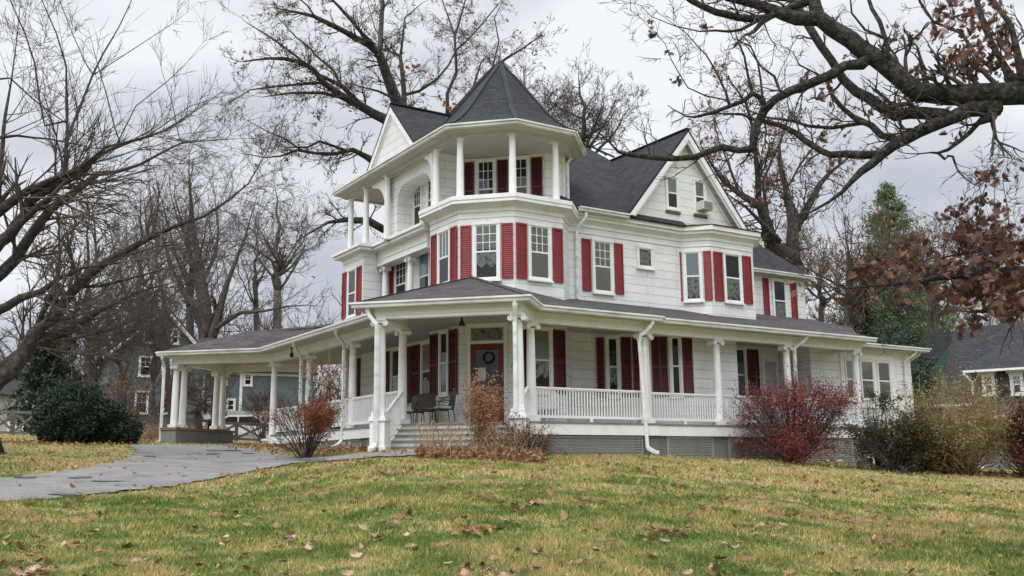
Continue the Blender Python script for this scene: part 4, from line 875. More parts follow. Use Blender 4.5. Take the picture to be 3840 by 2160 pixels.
spout([(18.05, 23.62, 7.78), (18.05, 23.64, 7.55), (17.88, 23.9, 7.2), (17.88, 23.93, 5.0)], .085)
spout([(17.95, 24.1, 9.8), (17.9, 24.12, 9.6), (17.75, 24.14, 9.4), (17.75, 24.14, 7.85), (17.85, 24.0, 7.74)], .085)
# corner boards
mb = MB()
for (x, y, z0, z1) in ((17.7, 24.2, 7.6, 9.7), ):
    mb.box(x-.10, x+.01, y-.02, y+.1, z0, z1)
mb.build('corner_board', WT, house)

# ---- hanging things on the porch
def lamp(x, y, z, s=1, lantern=False):
    if not lantern:
        mb = MB().lathe(x, y, [(.012, z), (.02, z-.03), (.035, z-.10), (.05, z-.16), (.095, z-.24), (.10, z-.26), (.08, z-.27)], 14); o = mb.build('porch_lamp', 'black', house, smooth=True)
        MB().lathe(x, y, [(.08, z-.265), (.085, z-.30), (.06, z-.345), (.02, z-.36)], 14).build('globe', 'blind', o, smooth=True)
    else:
        mb = MB().lathe(x, y, [(.07, z), (.03, z-.05), (.02, z-.16), (.05, z-.2), (.08, z-.26), (.05, z-.33), (.01, z-.36)], 12); mb.build('porch_lamp', 'black', house, smooth=True)
MB().tube([(12.75, 22.16, 4.0), (12.75, 22.16, 3.84)], .012, 6).build('lamp_stem', 'black', house); lamp(12.75, 22.16, 3.86); pz = P(1093, 1350, 33.9); lamp(pz.x, pz.y, 3.99, lantern=True)
rngp = random.Random(5)
for (px, py, D, ln) in ((2207, 1222, 29.0, .62), (1236, 1300, 32.0, .7)):
    p = P(px, py, D); mb = MB(); pts = []
    for i in range(24): a = i*1.1; pts.append((p.x+.018*math.cos(a), p.y+.018*math.sin(a), 3.985-ln*i/23))
    mb.tube(pts, .012, 5); o = mb.build('wind_spinner', 'trim', None)
    tag(o, 'white twisted spinner hanging from the porch ceiling %s' % ('to the right of the entrance' if px > 2000 else 'at the left side porch'), 'wind spinner', 'hanging porch spinners')
# security light under the right porch
mb = MB(); mb.box(21.75, 22.0, 21.28, 21.45, .60, .68); mb.beam((21.95, 21.45, .72), (21.88, 21.36, .68), .03, .03); mb.lathe(22.02, 21.40, [(.02, .68), (.05, .72), (.055, .76), (.03, .78)], 8); mb.build('security_light', 'grey_paint', house)

# ---- porch furniture
def chair(x, y, rot, label):
    t = thing('patio_chair', label, 'chair', 'patio chairs on the front porch')
    c, s = math.cos(rot), math.sin(rot)
    def T(u, v, z): return (x+u*c-v*s, y+u*s+v*c, FZ+z)
    f = MB()
    for sd_ in (-1, 1):
        f.tube([T(-.24, .27*sd_, 0), T(-.22, .27*sd_, .42), T(-.20, .28*sd_, .62), T(-.10, .28*sd_, .66), T(.20, .28*sd_, .63)], .014, 6)
        f.tube([T(.27, .25*sd_, 0), T(.22, .25*sd_, .40), T(.30, .25*sd_, .92)], .014, 6)
        f.tube([T(-.22, .25*sd_, .42), T(.22, .25*sd_, .40)], .013, 6)
    f.tube([T(.30, -.25, .92), T(.31, 0, .95), T(.30, .25, .92)], .014, 6)
    f.build('frame', 'chair', t)
    f = MB(); f.face([T(.22, -.24, .42), T(.22, .24, .42), T(.30, .24, .92), T(.31, 0, .945), T(.30, -.24, .92)]); f.build('backrest', 'sling', t, solid=.012)
    f = MB(); f.face([T(-.22, -.24, .42), T(-.22, .24, .42), T(.22, .24, .41), T(.22, -.24, .41)]); f.build('seat', 'sling', t, solid=.012)
    f = MB(); f.hexa([T(-.22, -.22, 0)[:2], T(.19, -.22, 0)[:2], T(.19, .22, 0)[:2], T(-.22, .22, 0)[:2]], FZ+.425, FZ+.50); f.build('cushion', 'cushion', t, bevel=.03)
    return t
pc = P(1662, 1560, 27.3); chair(pc.x, pc.y, math.radians(-12), 'brown patio chair with cream cushion nearest the front door')
pc = P(1598, 1560, 28.3); chair(pc.x, pc.y, math.radians(60), 'middle brown patio chair by the dark side table on the porch')
pc = P(1545, 1560, 28.8); chair(pc.x, pc.y, math.radians(20), 'leftmost brown patio chair, half behind the porch column')
t = thing('side_table', 'small black slatted side table between the porch chairs', 'table'); pc = P(1597, 1560, 27.2)
f = MB(); f.box(pc.x-.25, pc.x+.25, pc.y-.2, pc.y+.2, FZ+.40, FZ+.43); f.build('table_top', 'black', t)
for i, j in ((-1, -1), (1, -1), (1, 1), (-1, 1)): MB().tube([(pc.x+.24*i, pc.y+.19*j, FZ), (pc.x+.2*i, pc.y+.16*j, FZ+.40)], .013, 6).build('leg', 'black', t)
pc = P(2056, 1440, 28.2); t = thing('round_back_chair', 'white round-backed chair behind the porch railing', 'chair')
f = MB(); pts = [(pc.x+.30*math.cos(a)*.8, pc.y-.30*math.cos(a)*.35, 1.80+.36*math.sin(a)) for a in [i*math.pi/12 for i in range(25)]]; f.tube(pts, .03, 6); f.face(pts[:-1]); f.build('backrest', 'column', t)
f = MB(); f.lathe(pc.x-.15, pc.y-.2, [(.25, 1.5), (.27, 1.53), (.25, 1.56)], 16); f.build('seat', 'column', t)
for a in (.7, 2.3, 3.9, 5.5): MB().tube([(pc.x-.15+.24*math.cos(a), pc.y-.2+.24*math.sin(a), FZ), (pc.x-.15+.2*math.cos(a), pc.y-.2+.2*math.sin(a), 1.5)], .02, 6).build('leg', 'column', t)

# ------------------------------------------------------------------ GROUND, DRIVE, PATH
def ground_mesh():
    va = YAW; a = np.concatenate([np.linspace(va-.62, va+.62, 300), np.linspace(va+.62, va-.62+2*np.pi, 60)[1:-1]])
    r = np.concatenate([[.5], np.linspace(1.5, 50, 200), np.geomspace(52, 600, 40)])
    A, R = np.meshgrid(a, r); X_, Y_ = R*np.cos(A), R*np.sin(A); Z_ = ground(X_, Y_)
    V = np.stack([X_, Y_, Z_], -1).reshape(-1, 3); na = len(a); i = np.arange(len(r)-1)[:, None]*na; j = np.arange(na)[None, :]; j2 = (j+1) % na
    F = np.stack([i+j, i+na+j, i+na+j2, i+j2], -1).reshape(-1, 4)
    o = fast_mesh('lawn', V, F[:, ::-1].copy(), 'lawn', None, True); o['kind'] = 'structure'
    return o
ground_mesh()
def resample(pts, n):
    pts = [Vector(p) for p in pts]; L = [0]
    for a, b in zip(pts, pts[1:]): L.append(L[-1]+(b-a).length)
    out = []
    for i in range(n):
        t = L[-1]*i/(n-1); k = max(j for j in range(len(L)) if L[j] <= t+1e-9); k = min(k, len(pts)-2); u = (t-L[k])/max(1e-9, L[k+1]-L[k]); out.append(pts[k].lerp(pts[k+1], u))
    return out
rg = np.random.default_rng(3)
def strip(name, left, right, n, m, h, mat, jag=0):
    Lp, Rp = resample([G(*p).to_2d() for p in left], n), resample([G(*p).to_2d() for p in right], n); mb = MB(); vs = []
    for i, (l, r) in enumerate(zip(Lp, Rp)):
        jl, jr = rg.uniform(-jag, jag, 2)
        for k in range(m+1):
            t = k/m; t2 = t+(jl*(1-t)+jr*t if k in (0, m) else 0); p = l.lerp(r, t2); vs.append((p.x, p.y, gz(p.x, p.y)+h))
    mb.add(vs, [(i*(m+1)+k, i*(m+1)+k+1, (i+1)*(m+1)+k+1, (i+1)*(m+1)+k) for i in range(n-1) for k in range(m)])
    o = mb.build(name, mat, None, smooth=True)
    if o.data.polygons[0].normal.z < 0: o.data.flip_normals()
    o['kind'] = 'structure'; return [tuple(p) for p in Lp]+[tuple(p) for p in reversed(Rp)]
poly_drive = strip('driveway', [(-500, 1850), (-200, 1822), (0, 1797), (200, 1777), (330, 1758), (430, 1737), (500, 1712), (512, 1698), (500, 1685), (480, 1674)],
                   [(-500, 1960), (-200, 1920), (0, 1885), (200, 1875), (430, 1850), (640, 1828), (860, 1790), (1010, 1757), (1100, 1738), (1010, 1700), (900, 1682), (870, 1672)], 160, 14, .03, 'asphalt', .03)
poly_path = strip('path', [(990, 1700), (1060, 1712), (1130, 1722), (1300, 1711), (1440, 1702), (1600, 1696)], [(1000, 1762), (1100, 1742), (1160, 1737), (1320, 1727), (1450, 1718), (1620, 1708)], 60, 5, .038, 'asphalt', .06)
for (cx, cy, w, h, sd_) in ((400, 1812, 160, 5, 9), (840, 1694, 150, 5, 12), (1170, 1731, 130, 9, 1), (800, 1706, 60, 7, 2), (560, 1716, 50, 4, 3), (300, 1798, 120, 7, 4), (230, 1862, 110, 10, 5), (690, 1792, 30, 3, 6), (90, 1798, 120, 8, 7), (930, 1705, 60, 3, 8)):
    r_ = random.Random(sd_); pts = []
    for i in range(20):
        a = i/20*2*math.pi; k = r_.uniform(.6, 1.15); g = G(cx+w/2*math.cos(a)*k, cy+h/2*math.sin(a)*k); pts.append((g.x, g.y, gz(g.x, g.y)+.046))
    c = sum((Vector(p) for p in pts), Vector())/20; mb = MB(); mb.add([tuple(c)]+pts, [(0, i+1, (i+1) % 20+1) for i in range(20)]); o = mb.build('tar_patch', 'tar', None); o['kind'] = 'structure'
    if o.data.polygons[0].normal.z < 0: o.data.flip_normals()
def poly_px(pts): return [tuple(G(*p).to_2d()) for p in pts]
poly_bed = poly_px([(1480, 1694), (1560, 1716), (1700, 1722), (1950, 1716), (2080, 1700), (2060, 1690), (1800, 1680), (1500, 1686)])
mb = MB(); pts = resample([Vector(p) for p in poly_bed+poly_bed[:1]], 50)[:-1]; c = sum(pts, Vector((0, 0)))/len(pts)
vs = [(c.x, c.y, gz(c.x, c.y)+.06)]+[(*(c.lerp(p, .6)), gz(*c.lerp(p, .6))+.05) for p in pts]+[(p.x, p.y, gz(p.x, p.y)+.01) for p in pts]; k = len(pts)
mb.add(vs, [(0, i+1, (i+1) % k+1) for i in range(k)]+[(i+1, k+i+1, k+(i+1) % k+1, (i+1) % k+1) for i in range(k)]); o = mb.build('flower_bed_soil', 'bed', None); o['kind'] = 'structure'
if o.data.polygons[0].normal.z < 0: o.data.flip_normals()
poly_house = [(11.8, 34), (8.2, 36.2), (12, 40.5), (16, 40), (34, 34), (34, 22.5), (28, 21.4), (18.5, 21.1), (14.4, 21.2), (12.8, 19.9), (10.3, 22.4), (11.8, 24.2)]
def inside(x, y, poly):
    ins = np.zeros(x.shape, bool); n = len(poly)
    for i in range(n):
        x0, y0 = poly[i]; x1, y1 = poly[(i+1) % n]
        c = ((y0 > y) != (y1 > y)) & (x < (x1-x0)*(y-y0)/((y1-y0) or 1e-9)+x0); ins ^= c
    return ins
def wedge(n, r0, r1, rng, half=.52):
    r = np.sqrt(rng.uniform(r0*r0, r1*r1, n)); a = YAW+rng.uniform(-half, half, n); return r*np.cos(a), r*np.sin(a)
def grass():
    rng = np.random.default_rng(11); Vs = []
    for r0, r1, n, w, h in ((6.5, 11, 150000, .0055, .05), (11, 17, 150000, .0085, .055), (17, 27, 120000, .013, .05), (27, 45, 60000, .024, .05)):
        x, y = wedge(n, r0, r1, rng)
        cl = np.sin(x*5.1+2*np.sin(y*3.7))*np.sin(y*4.3+1.7*np.sin(x*2.9)); keep = (rng.uniform(-1.1, 1, n) < cl*.8+.35)
        for p in (poly_drive, poly_path, poly_bed, poly_house): keep &= ~inside(x, y, p)
        x, y = x[keep], y[keep]; n = len(x); z = ground(x, y); a = rng.uniform(0, 2*np.pi, n); hh = h*rng.uniform(.4, 1.3, n)*(1+.55*np.clip(np.sin(x*2.3+3*np.sin(y*.9))*np.sin(y*1.9+2*np.sin(x*1.1)), -.6, 1)); le = rng.normal(0, .5, (n, 2))*hh[:, None]; ww = w*rng.uniform(.6, 1.3, n)
        b0 = np.stack([x-np.cos(a)*ww, y-np.sin(a)*ww, z], -1); b1 = np.stack([x+np.cos(a)*ww, y+np.sin(a)*ww, z], -1); t = np.stack([x+le[:, 0], y+le[:, 1], z+hh], -1)
        Vs.append(np.stack([b0, b1, t], 1).reshape(-1, 3))
    V = np.concatenate(Vs); F = np.arange(len(V)).reshape(-1, 3)
    o = fast_mesh('grass', V, F, 'blade', None); tag(o, 'patchy green and straw coloured lawn grass sloping up to the house', 'grass', kind='stuff')
grass()

# fallen leaves: the largest 300 as objects, the rest as one
def fallen():
    rng = np.random.default_rng(21); vari = []
    pal = [[(.2, (.26, .14, .09)), (.7, (.46, .29, .20))], [(.2, (.15, .065, .03)), (.7, (.30, .14, .075))], [(.2, (.05, .022, .015)), (.7, (.13, .06, .038))], [(.2, (.38, .26, .15)), (.7, (.52, .38, .25))], [(.3, (.42, .18, .04)), (.7, (.55, .33, .09))]]
    mats = [mat_noise('fallen_leaf_tone', p, 25, .75, .2) for p in pal]; tmpl = [oak_leaf_template(rng) for _ in range(5)]
    for mi, m in enumerate(mats):
        for t in tmpl:
            mb = MB(); k = len(t); c = [(0, 0, .0)]
            mid = [(x*1.0, 0.0, 0) for x in np.linspace(-.5, .5, 2)]
            mb.face([tuple(p) for p in t]); me = bpy.data.meshes.new('fallen_leaf'); me.from_pydata([tuple(p) for p in t], [], [tuple(range(len(t)))]); me.materials.append(m)
            vari.append((mi, me))
    xs, ys = [], []
    # clumps and singles
    cx, cy = wedge(190, 7.5, 24, rng, .50); 
    for a, b in zip(cx, cy):
        k = 1+int(rng.exponential(3.2)); xs += list(a+rng.normal(0, .15, k)); ys += list(b+rng.normal(0, .15, k))
    x2, y2 = wedge(900, 9, 30, rng, .52); xs += list(x2); ys += list(y2)
    x3, y3 = wedge(120, 7.4, 12, rng, .46); xs += list(x3); ys += list(y3)
    x = np.array(xs); y = np.array(ys); keep = ~inside(x, y, poly_house)
    onroad = inside(x, y, poly_drive) | inside(x, y, poly_path); keep &= ~(onroad & (rng.uniform(size=len(x)) > .25)); x, y, onroad = x[keep], y[keep], onroad[keep]
    D = np.hypot(x, y); size = rng.uniform(.08, .16, len(x)); order = np.argsort(-size/D); sel = order[:300]; rest = order[300:]
    probs = [.32, .32, .20, .13, .03]
    for i in sel:
        mi = rng.choice(5, p=probs); cands = [me for m_, me in vari if m_ == mi]; me = cands[rng.integers(len(cands))]
        o = bpy.data.objects.new('fallen_leaf', me); COL.objects.link(o); o.location = (x[i], y[i], gz(x[i], y[i])+.028+.02*rng.random()); s_ = size[i]
        o.scale = (s_, s_, s_); o.rotation_euler = (rng.normal(0, .22), rng.normal(0, .22), rng.uniform(0, 6.28))
        o['label'] = 'dry curled oak leaf lying on the near lawn'; o['category'] = 'leaf'; o['group'] = 'fallen oak leaves on the lawn'
    p = np.stack([x[rest], y[rest], ground(x[rest], y[rest])+.035], -1)
    o = leaves('fallen_leaves', p, .125, 'tan_leaf', None, rng, tmpl[0], flat=.35); tag(o, 'scattered brown leaves over the lawn further from the camera', 'leaf litter', kind='stuff')
    # leaf drifts along the porch base, the bed, and the left yard
    pp = []
    for a, b, n, sp in ((G(1330, 1693), G(1600, 1697), 500, .25), (G(1500, 1700), G(2060, 1700), 1500, .45), (G(860, 1672), G(1340, 1690), 500, .5), (G(2060, 1702), G(2960, 1724), 500, .25), (G(0, 1660), G(320, 1668), 500, .9), (G(3240, 1752), G(3840, 1790), 500, .4), (P(500, 1700, 38), P(650, 1700, 38), 500, .5)):
        t = rng.uniform(0, 1, n); q = np.outer(1-t, np.array(a))+np.outer(t, np.array(b)); q[:, :2] += rng.normal(0, sp, (n, 2)); pp.append(q)
    q = np.concatenate(pp); q = q[~inside(q[:, 0], q[:, 1], poly_house[:1]+poly_house[1:])]; q[:, 2] = ground(q[:, 0], q[:, 1])+.03+rng.uniform(0, .05, len(q))
    o = leaves('leaf_drift', q, .11, 'tan_leaf', None, rng, tmpl[1], flat=.6); tag(o, 'brown leaf drift gathered along the porch base and flower bed', 'leaf litter', kind='stuff')
fallen()

# ------------------------------------------------------------------ TREES
ZC = {1: (0, 0, .6211), 2: (0, 800, .6211), 3: (2300, 0, .6212), 4: (2900, 500, .552), 8: (800, 0, .55205), 9: (3100, 1100, .48303), 0: (0, 0, 1)}
class Tree:
    def __init__(s, name, label, D, seed, spread=2.0, group=None, cat='tree', bark='bark2', twig='twig'):
        s.t = thing(name, label, cat, group); s.D = D; s.rng = random.Random(seed); s.nr = np.random.default_rng(seed); s.sp = spread; s.limbs = []; s.px = []; s.tw = Twigs(); s.tips = []; s.bark = bark; s.twig = twig
    def limb(s, crop, pts, dD=None, D0=None):
        ox, oy, sc = ZC[crop]; q = [(ox+x*sc, oy+y*sc, w*sc) for x, y, w in pts]
        if D0 is None:
            D0 = s.D; best = 260; near = None
            for lp, lD in s.px:
                for (a, b, w_), dd in zip(lp, lD):
                    e = math.hypot(a-q[0][0], b-q[0][1])-w_*.3
                    if e < best: best = e; D0 = dd; near = (a, b)
            if near and math.hypot(near[0]-q[0][0], near[1]-q[0][1]) > 5: q.insert(0, (near[0], near[1], q[0][2]))
        if dD is None: dD = s.rng.uniform(-s.sp, s.sp)
        # densify with a little gnarl
        out = []; 
        for (a, b) in zip(q, q[1:]):
            n = max(1, int(math.hypot(b[0]-a[0], b[1]-a[1])/45))
            for i in range(n): t = i/n; out.append((a[0]+(b[0]-a[0])*t, a[1]+(b[1]-a[1])*t, a[2]+(b[2]-a[2])*t))
        out.append(q[-1]); k = len(out); Ds = [D0+dD*i/(k-1) for i in range(k)]
        p3 = []; rr = []
        for (x, y, w), d in zip(out, Ds):
            j = w*.09; p3.append(P(x+s.rng.uniform(-j, j), y+s.rng.uniform(-j, j), d)); rr.append(max(.004, w/2*d/FPX))
        s.limbs.append((p3, rr)); s.px.append((out, Ds)); return s
    def sprout(s, p, d, L, r, lev, c):
        n = 5 if lev > 0 else 4; step = L/(n-1); pts = [tuple(p)]; q = Vector(p); d = d.normalized(); R_ = s.rng
        ds = []
        for i in range(n-1):
            d = d+Vector((R_.gauss(0, c['wob']), R_.gauss(0, c['wob']), R_.gauss(0, c['wob'])+c['up'])); d.normalize(); q = q+d*step; pts.append(tuple(q)); ds.append(d.copy())
        s.tw.add(pts, [r*(1-.65*i/(n-1)) for i in range(n)])
        if lev > 0:
            for k in range(c['kids'] if lev > 1 else c['last']):
                t = R_.uniform(.15, 1)*(n-1); i = min(int(t), n-2); f = t-i; bp_ = Vector(pts[i]).lerp(Vector(pts[i+1]), f)
                ax = ds[i].orthogonal().normalized(); ax.rotate(Matrix.Rotation(R_.uniform(0, 6.283), 3, ds[i])); nd = ds[i].copy(); nd.rotate(Matrix.Rotation(R_.uniform(*c['ang']), 3, ax))
                s.sprout(bp_, nd, L*R_.uniform(.4, .72), max(r*.55, c['rmin']), lev-1, c)
        if lev <= 1: s.tips.append(pts[-1]); s.tips.append(pts[1])
    def crown(s, per_m=1.2, L=2.5, lev=3, rfrac=.45, rmax=.3, **kw):
        c = dict(wob=.16, up=.03, kids=4, last=4, ang=(.4, 1.0), rmin=.006, out=.0); c.update(kw); R_ = s.rng
        for p3, rr in s.limbs:
            tot = sum((b-a).length for a, b in zip(p3, p3[1:])); thin = max(rr) < c.get('thin', 0); n = int(tot*per_m*(.5 if thin else 1))
            for _ in range(n):
                t = R_.uniform(.12, 1)*(len(p3)-1); i = min(int(t), len(p3)-2); r = rr[i]
                if r > rmax: continue
                d = (p3[i+1]-p3[i]).normalized(); ax = d.orthogonal().normalized(); ax.rotate(Matrix.Rotation(R_.uniform(0, 6.283), 3, d)); nd = d.copy(); nd.rotate(Matrix.Rotation(R_.uniform(.5, 1.2), 3, ax))
                tt = t/(len(p3)-1)
                s.sprout(p3[i].lerp(p3[i+1], t-i), nd, L*R_.uniform(.6, 1.15)*(1.1-.5*tt)*(.55 if thin else 1), min(r*rfrac, .05), 1 if thin else lev, c)
            d = (p3[-1]-p3[-2]).normalized(); s.sprout(p3[-1], d, L*.7, rr[-1], lev, c)
        return s
    def build(s, n=4, leaf=None):
        mb = MB()
        for p3, rr in s.limbs: mb.tube(p3, rr, 10 if max(rr) > .06 else 7)
        o = mb.build('trunk', s.bark, s.t, smooth=True)
        s.tw.build('branches', s.twig, s.t, n)
        if leaf:
            mat, frac, size, shape = leaf; T = np.array(s.tips); k = int(len(T)*frac); 
            if k: pos = T[s.nr.integers(0, len(T), k)]+s.nr.normal(0, .05, (k, 3)); leaves('foliage', pos, size, mat, s.t, s.nr, shape)
        return s

# 1 foreground oak, limbs reaching in from the right
fo = Tree('foreground_oak', 'gnarled dark oak limbs with russet leaves reaching in overhead from the right', 12.5, 7, .9, bark='bark', twig='twig')
gb = gz(*P(4550, 1700, 12.5).to_2d())
fo.limbs.append(([Vector((*P(4550, 1700, 12.5).to_2d(), gb-.2)), P(4540, 1300, 12.5), P(4500, 900, 12.5), P(4450, 400, 12.5), P(4480, -200, 12.6)], [.52, .40, .36, .33, .28])); fo.px.append(([(4450, 400, 200)], [12.5]))
fo.limb(0, [(4450, 420, 110), (4200, 380, 95), (3950, 350, 84)], 0, 12.5)
fo.limb(3, [(2700, 560, 132), (2480, 560, 130), (2300, 578, 128), (2100, 575, 122), (1950, 570, 118), (1830, 550, 115), (1700, 440, 105), (1550, 340, 105), (1440, 240, 105), (1330, 170, 100), (1240, 110, 98), (1100, 115, 85), (960, 60, 70), (850, 20, 55), (700, -15, 50), (560, -80, 40)], -.6, 12.5)
fo.limb(3, [(1240, 110, 90), (1225, 40, 80), (1205, -40, 70), (1190, -200, 60)], .3)
fo.limb(3, [(1200, 0, 60), (1100, 30, 50), (1010, 65, 46), (910, 112, 50), (760, 110, 46), (620, 75, 44), (540, 38, 40), (470, 5, 38), (400, -50, 32)], -.5)
fo.limb(3, [(960, 90, 40), (900, 130, 38), (850, 190, 26)], -.2)
fo.limb(3, [(860, 130, 22), (770, 180, 22), (700, 190, 17), (620, 185, 15), (520, 190, 10), (380, 160, 7), (230, 100, 5), (160, 30, 4)], -.4)
fo.limb(3, [(1500, 390, 74), (1400, 400, 60), (1300, 450, 58), (1200, 500, 58), (1070, 555, 55), (980, 600, 50), (910, 665, 55), (875, 740, 50), (850, 820, 56), (838, 905, 50), (760, 905, 40), (650, 885, 42), (590, 910, 40), (500, 945, 38), (350, 960, 35), (200, 945, 32), (100, 935, 28), (30, 915, 20), (0, 885, 14), (-50, 830, 9), (-140, 760, 6)], -1.0)
fo.limb(3, [(915, 650, 40), (885, 590, 35), (840, 565, 34), (790, 610, 30), (700, 640, 27), (600, 680, 24), (490, 706, 16)], -.3)
fo.limb(3, [(840, 560, 20), (810, 450, 17), (790, 340, 14), (760, 260, 10), (740, 210, 7)], .2)
fo.limb(3, [(905, 640, 16), (890, 480, 14), (870, 370, 12), (830, 280, 10), (720, 230, 6)], .3)
fo.limb(3, [(1010, 560, 20), (970, 460, 17), (890, 400, 10), (820, 300, 7)], .3)
fo.limb(3, [(700, 640, 20), (680, 560, 16), (620, 430, 13), (560, 330, 10), (520, 290, 8), (440, 200, 6), (330, 120, 4)], .2)
fo.limb(3, [(690, 605, 10), (560, 580, 10), (450, 530, 8), (390, 430, 7), (350, 360, 6), (310, 260, 5), (230, 180, 4)], .2)
fo.limb(3, [(2330, 640, 100), (2150, 665, 88), (2000, 725, 74), (1850, 790, 74), (1700, 870, 66), (1620, 925, 64), (1560, 985, 52), (1490, 1040, 45), (1440, 1090, 34), (1380, 1160, 24), (1300, 1220, 18), (1195, 1280, 13)], -.8, 12.4)
fo.limb(3, [(2000, 690, 78), (1880, 680, 74), (1700, 690, 74), (1620, 640, 68), (1540, 590, 64), (1460, 550, 60), (1390, 480, 54), (1320, 370, 50), (1250, 270, 50), (1170, 150, 50), (1100, 30, 44), (1040, -80, 38)], .9)
fo.limb(3, [(1620, 930, 50), (1500, 932, 50), (1400, 925, 46), (1310, 937, 42), (1250, 905, 40), (1170, 860, 38), (1100, 800, 38), (1000, 757, 34), (930, 735, 30), (860, 725, 24), (780, 692, 18), (665, 686, 12)], .4)
fo.limb(3, [(1800, 800, 50), (1720, 838, 44), (1620, 815, 44), (1560, 760, 40), (1450, 705, 34), (1380, 650, 28), (1310, 560, 22), (1295, 480, 14), (1120, 390, 9)], .5)
fo.limb(3, [(1500, 745, 26), (1320, 775, 22), (1180, 762, 20), (1080, 730, 18), (960, 715, 14)], .3)
fo.limb(3, [(2300, 640, 84), (2275, 700, 80), (2200, 742, 30), (2150, 800, 28), (2090, 850, 26), (2020, 905, 20), (1960, 925, 16), (1912, 920, 10)], -.2)
fo.limb(3, [(1965, 928, 16), (2003, 960, 17), (2020, 940, 15), (2050, 945, 15), (2065, 990, 12)], 0)
fo.limb(3, [(2420, 500, 70), (2350, 380, 34), (2280, 250, 33), (2220, 100, 32), (2180, -60, 28)], .3)
fo.limb(3, [(2480, 480, 60), (2440, 330, 40), (2400, 150, 30), (2300, 20, 26), (2270, -60, 24)], .4)
fo.limb(3, [(1665, 370, 28), (1640, 230, 27), (1610, 130, 27), (1560, 50, 24), (1530, -40, 22)], .2)
fo.limb(3, [(1640, 230, 22), (1520, 180, 16), (1440, 80, 12), (1430, -20, 10)], .2)
fo.limb(3, [(1885, 500, 42), (1862, 390, 25), (1835, 285, 12)], .1)
fo.limb(3, [(2300, 420, 30), (2200, 350, 22), (2100, 200, 18), (1930, 130, 16), (1850, 10, 16), (1840, -30, 14)], .3)
fo.limb(0, [(4480, 950, 60), (4200, 1010, 50), (3900, 1018, 36)], 0, 12.4)
fo.limb(4, [(1820, 935, 42), (1650, 945, 42), (1500, 955, 42), (1300, 965, 38), (1100, 985, 33), (950, 1010, 28), (800, 1027, 22), (650, 1042, 16), (520, 1050, 10), (400, 1052, 6)], -.5, 12.4)
fo.limb(4, [(1750, 725, 30), (1600, 750, 26), (1450, 790, 22), (1300, 815, 16), (1120, 850, 10)], .3, 12.4)
fo.limb(4, [(1800, 1165, 42), (1600, 1180, 34), (1450, 1205, 27), (1340, 1212, 14)], -.1, 12.3)
fo.limb(4, [(1900, 700, 40), (1700, 770, 26), (1560, 830, 18), (1400, 900, 12)], .1, 12.5)
for seg in ([(1390, 680, 8), (1380, 560, 6), (1450, 320, 4), (1450, 260, 3)], [(1510, 660, 7), (1500, 520, 5), (1505, 360, 4)], [(1610, 680, 7), (1590, 520, 5), (1570, 400, 4), (1560, 330, 3)], [(760, 870, 8), (790, 700, 6), (785, 560, 4)], [(600, 1010, 9), (520, 850, 7), (500, 730, 5), (480, 600, 3)], [(800, 1027, 9), (700, 900, 7), (620, 800, 5)],
            [(500, 950, 9), (380, 850, 6), (300, 780, 4)], [(620, 1050, 8), (625, 1150, 5)], [(1100, 985, 10), (1160, 800, 7), (1250, 560, 5), (1300, 470, 3)], [(1200, 975, 10), (1250, 1080, 7), (1180, 1180, 4)]):
    fo.limb(4, seg, .1)
fo.crown(per_m=4.2, L=.62, lev=2, rfrac=.3, rmax=.16, kids=3, last=3, wob=.24, up=.03, rmin=.0035)
fo.build(5)
def clump_leaves(tree, regions, name='foliage', mat='oak_leaf', size=.104, tmpl=None, seed=1):
    r_ = np.random.default_rng(seed); pos = []
    for (crop, x, y, rx, ry, n, D) in regions:
        ox, oy, sc = ZC[crop]
        k = max(1, int(n*.6)//5)
        for _ in range(k):
            a, q = r_.uniform(0, 6.28), math.sqrt(r_.uniform()); c = P(ox+(x+rx*q*math.cos(a))*sc, oy+(y+ry*q*math.sin(a))*sc, D+r_.normal(0, .45))
            pos += [tuple(np.array(c)+r_.normal(0, .055, 3)) for _ in range(6)]
    pos = np.array(pos); ts = [oak_leaf_template(r_) for _ in range(4)]
    leaves(name, pos, size, mat, tree.t, r_, ts[0]) if False else None
    for k in range(4):
        leaves(name if k == 0 else name, pos[k::4], size, mat, tree.t, r_, ts[k])
